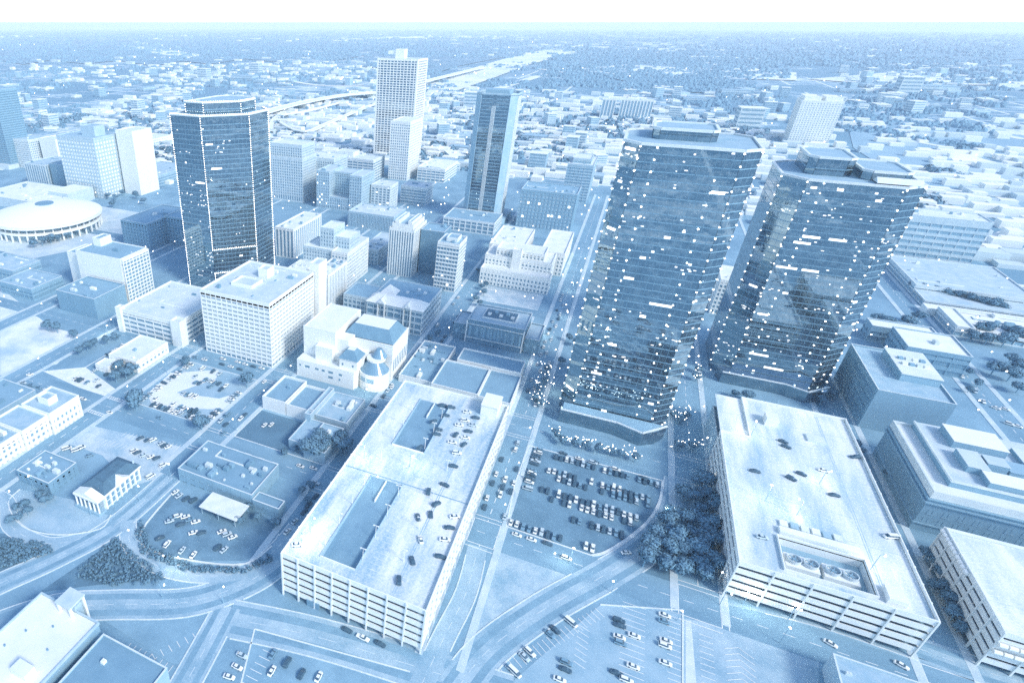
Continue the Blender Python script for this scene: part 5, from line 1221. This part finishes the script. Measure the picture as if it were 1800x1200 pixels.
# hospital-like far slabs
for i, (p, s) in enumerate((((-1586.5,2408.6), 2.6), ((-1719.4,2713.9), 2.6), ((-1429.7,2487.1), 2.2), ((-1743.3,2330.1), 2.4), ((-1445.6,2851.0), 2.2), ((-441.2,1866.5), 2.4), ((283.5,2675.2), 2.2), ((821.1,2944.3), 3), ((946.3,3118.4), 3), ((234.1,1782.6), 2.5))):
    far_building(p[0], p[1], .1, ('far above the crown of the left glass tower', 'behind the left glass tower crown, second block', 'far right of the left glass tower', 'far left of the left glass tower crown', 'in the trees left of the white tower', 'beside the striped tower top', 'on the wooded horizon behind the near towers', 'in the far right district, first block', 'in the far right district, second block', 'standing just behind the two near glass towers')[i], 'larger far blocks', VAR[[4,6][i%2]] if len(VAR) > 6 else None, s)
# the rest of the far town, too small to tell apart
b1, b2 = MB(), MB()
for i in range(6500):
    a = fr.uniform(-1.35, .75); r = 1/fr.uniform(1/15000, 1/900); x, y = r*math.sin(a), r*math.cos(a)
    u = math.sin(x*.0011+1.3)*math.cos(y*.0009-.4)+.35*math.sin(x*.004)*math.sin(y*.005)
    if u < -.12 or not free(x, y, 16 if r < 2500 else 5): continue
    s_ = 1+r/3500; w_, d_, h_ = fr.uniform(8, 30)*s_, fr.uniform(7, 16)*s_, fr.uniform(3.5, 9)*(1+r/9000)
    zz = drop(x, y); (b1 if fr.random() < .7 else b2).box(x-w_/2, x+w_/2, y-d_/2, y+d_/2, zz-.5, zz+h_)
for b_, tt, nm in ((b1, 1.0, 'white'), (b2, .75, 'pale')):
    o = b_.build('distant_buildings', mat(tt, .04, .01), kind='stuff'); o['label'] = '%s roofs of the distant town reaching to the skyline' % nm; o['category'] = 'distant town'
# far lights
b = MB()
for i in range(700):
    a = fr.uniform(-1.3, .7); r = 1/fr.uniform(1/9000, 1/500); x, y = r*math.sin(a), r*math.cos(a)
    b.octa(x, y, 9+drop(x, y), .35+r*.0004)
o = b.build('distant_lamps', emit(3.5), kind='stuff'); o['label'] = 'tiny lit lamps scattered over the distant town'; o['category'] = 'lamps'
# woods
def bump(V, F, x, y, r, rnd):
    k0 = len(V); ns = 7; zd = drop(x, y); V.append((x, y, zd+r*rnd.uniform(.9, 1.25)))
    for rr_, zz in ((.6, .8), (1.0, .0)):
        for b_ in range(ns):
            th = 2*math.pi*b_/ns; q = r*rr_*rnd.uniform(.8, 1.25); V.append((x+q*math.cos(th), y+q*math.sin(th), zd+r*zz*rnd.uniform(.75, 1.1)-.2))
    for b_ in range(ns):
        c_ = (b_+1) % ns
        F.append((k0, k0+1+b_, k0+1+c_)); F.append((k0+1+b_, k0+1+ns+b_, k0+1+ns+c_, k0+1+c_))
def grove(V, F, x, y, r, n, rnd):
    if math.hypot(x, y) > 1800:
        for k in range(max(2, n//5)): bump(V, F, x+rnd.normal()*r*.8, y+rnd.normal()*r*.8, r*rnd.uniform(.4, .75), rnd)
        return
    bump(V, F, x, y, r*.8, rnd)
    for k in range(n):
        d = rnd.normal(size=3); d /= np.linalg.norm(d); d[2] = abs(d[2])
        c = np.array([x, y, r*.35])+d*r*np.array([1,1,.75])*rnd.uniform(.6,1); a = np.cross(d, rnd.normal(size=3)); a /= np.linalg.norm(a); bb = np.cross(d, a); s = r*rnd.uniform(.14,.28)
        i = len(V); V += [tuple(c+a*s), tuple(c+bb*s), tuple(c-a*s), tuple(c-bb*s)]; F.append((i,i+1,i+2,i+3))
W3 = [((-841.7,589.8), (-2015.2,3309.8), 1500), ((-489.9,807.1), (-274.5,4499.9), 1500), ((-81.6,1489.1), (1020.9,6453.1), 900), ((196.0,836.1), (2094.7,5685.5), 1300), ((-3564.5,2720.5), (-7300.4,17185.2), 900), ((-357.6,2719.4), (774.8,6681.4), 800), ((326.1,4667.5), (7208.3,20234.7), 800), ((-1898.7,4484.4), (1273.6,21476.1), 700)]
nt_ = 0
for zi, (pa, pb, n) in enumerate(W3):
    (a0, r0), (a1, r1) = polar(pa), polar(pb); V, F = [], []
    while n:
        n -= 1
        a = fr.uniform(a0, a1); r = 1/fr.uniform(1/r1, 1/r0); x, y = r*math.sin(a), r*math.cos(a)
        if zi < 4:
            u = math.sin(x*.006+2)*math.cos(y*.004)+.5*math.sin(x*.019+y*.013)
            if u < -.2: continue
        if not free(x, y, 9 if r < 3000 else 4, True): continue
        rad = (4+r*.0028)*fr.uniform(.7, 1.4)
        if r < 1400 and nt_ < 110:
            nt_ += 1; tree(x, y, rad*.9, 'dark tree standing among the low blocks at the edge of downtown', 'trees at the edge of downtown'); continue
        grove(V, F, x, y, rad, 26, rng)
        for q in range(2): grove(V, F, x+fr.gauss(0, rad*1.6), y+fr.gauss(0, rad*1.6), rad*fr.uniform(.6,1), 9, rng)
    mb = MB(); mb.v, mb.f = V, F
    o = mb.build('distant_trees', mat(.1, .1, .01, rough=1, spec=0), kind='stuff'); o['label'] = 'dark tree canopy spreading across the far ground below the skyline'; o['category'] = 'woods'

# ------------------------------------------------------------------ haze
hz = MB().box(-72000, 72000, -72000, 72000, -360, 232).build('haze', None, kind='stuff')
hm = bpy.data.materials.new('air'); hm.use_nodes = True
hm.node_tree.nodes.remove(hm.node_tree.nodes['Principled BSDF'])
pv_ = hm.node_tree.nodes.new('ShaderNodeVolumePrincipled')
pv_.inputs['Color'].default_value = (.95, .98, 1, 1)
pv_.inputs['Density'].default_value = 0.00007
hm.node_tree.links.new(pv_.outputs[0], hm.node_tree.nodes['Material Output'].inputs['Volume'])
hz.data.materials.append(hm)
hz['label'] = 'pale blue air over the whole town'; hz['category'] = 'haze'
print('cars', ncar, 'objects', len(bpy.data.objects))
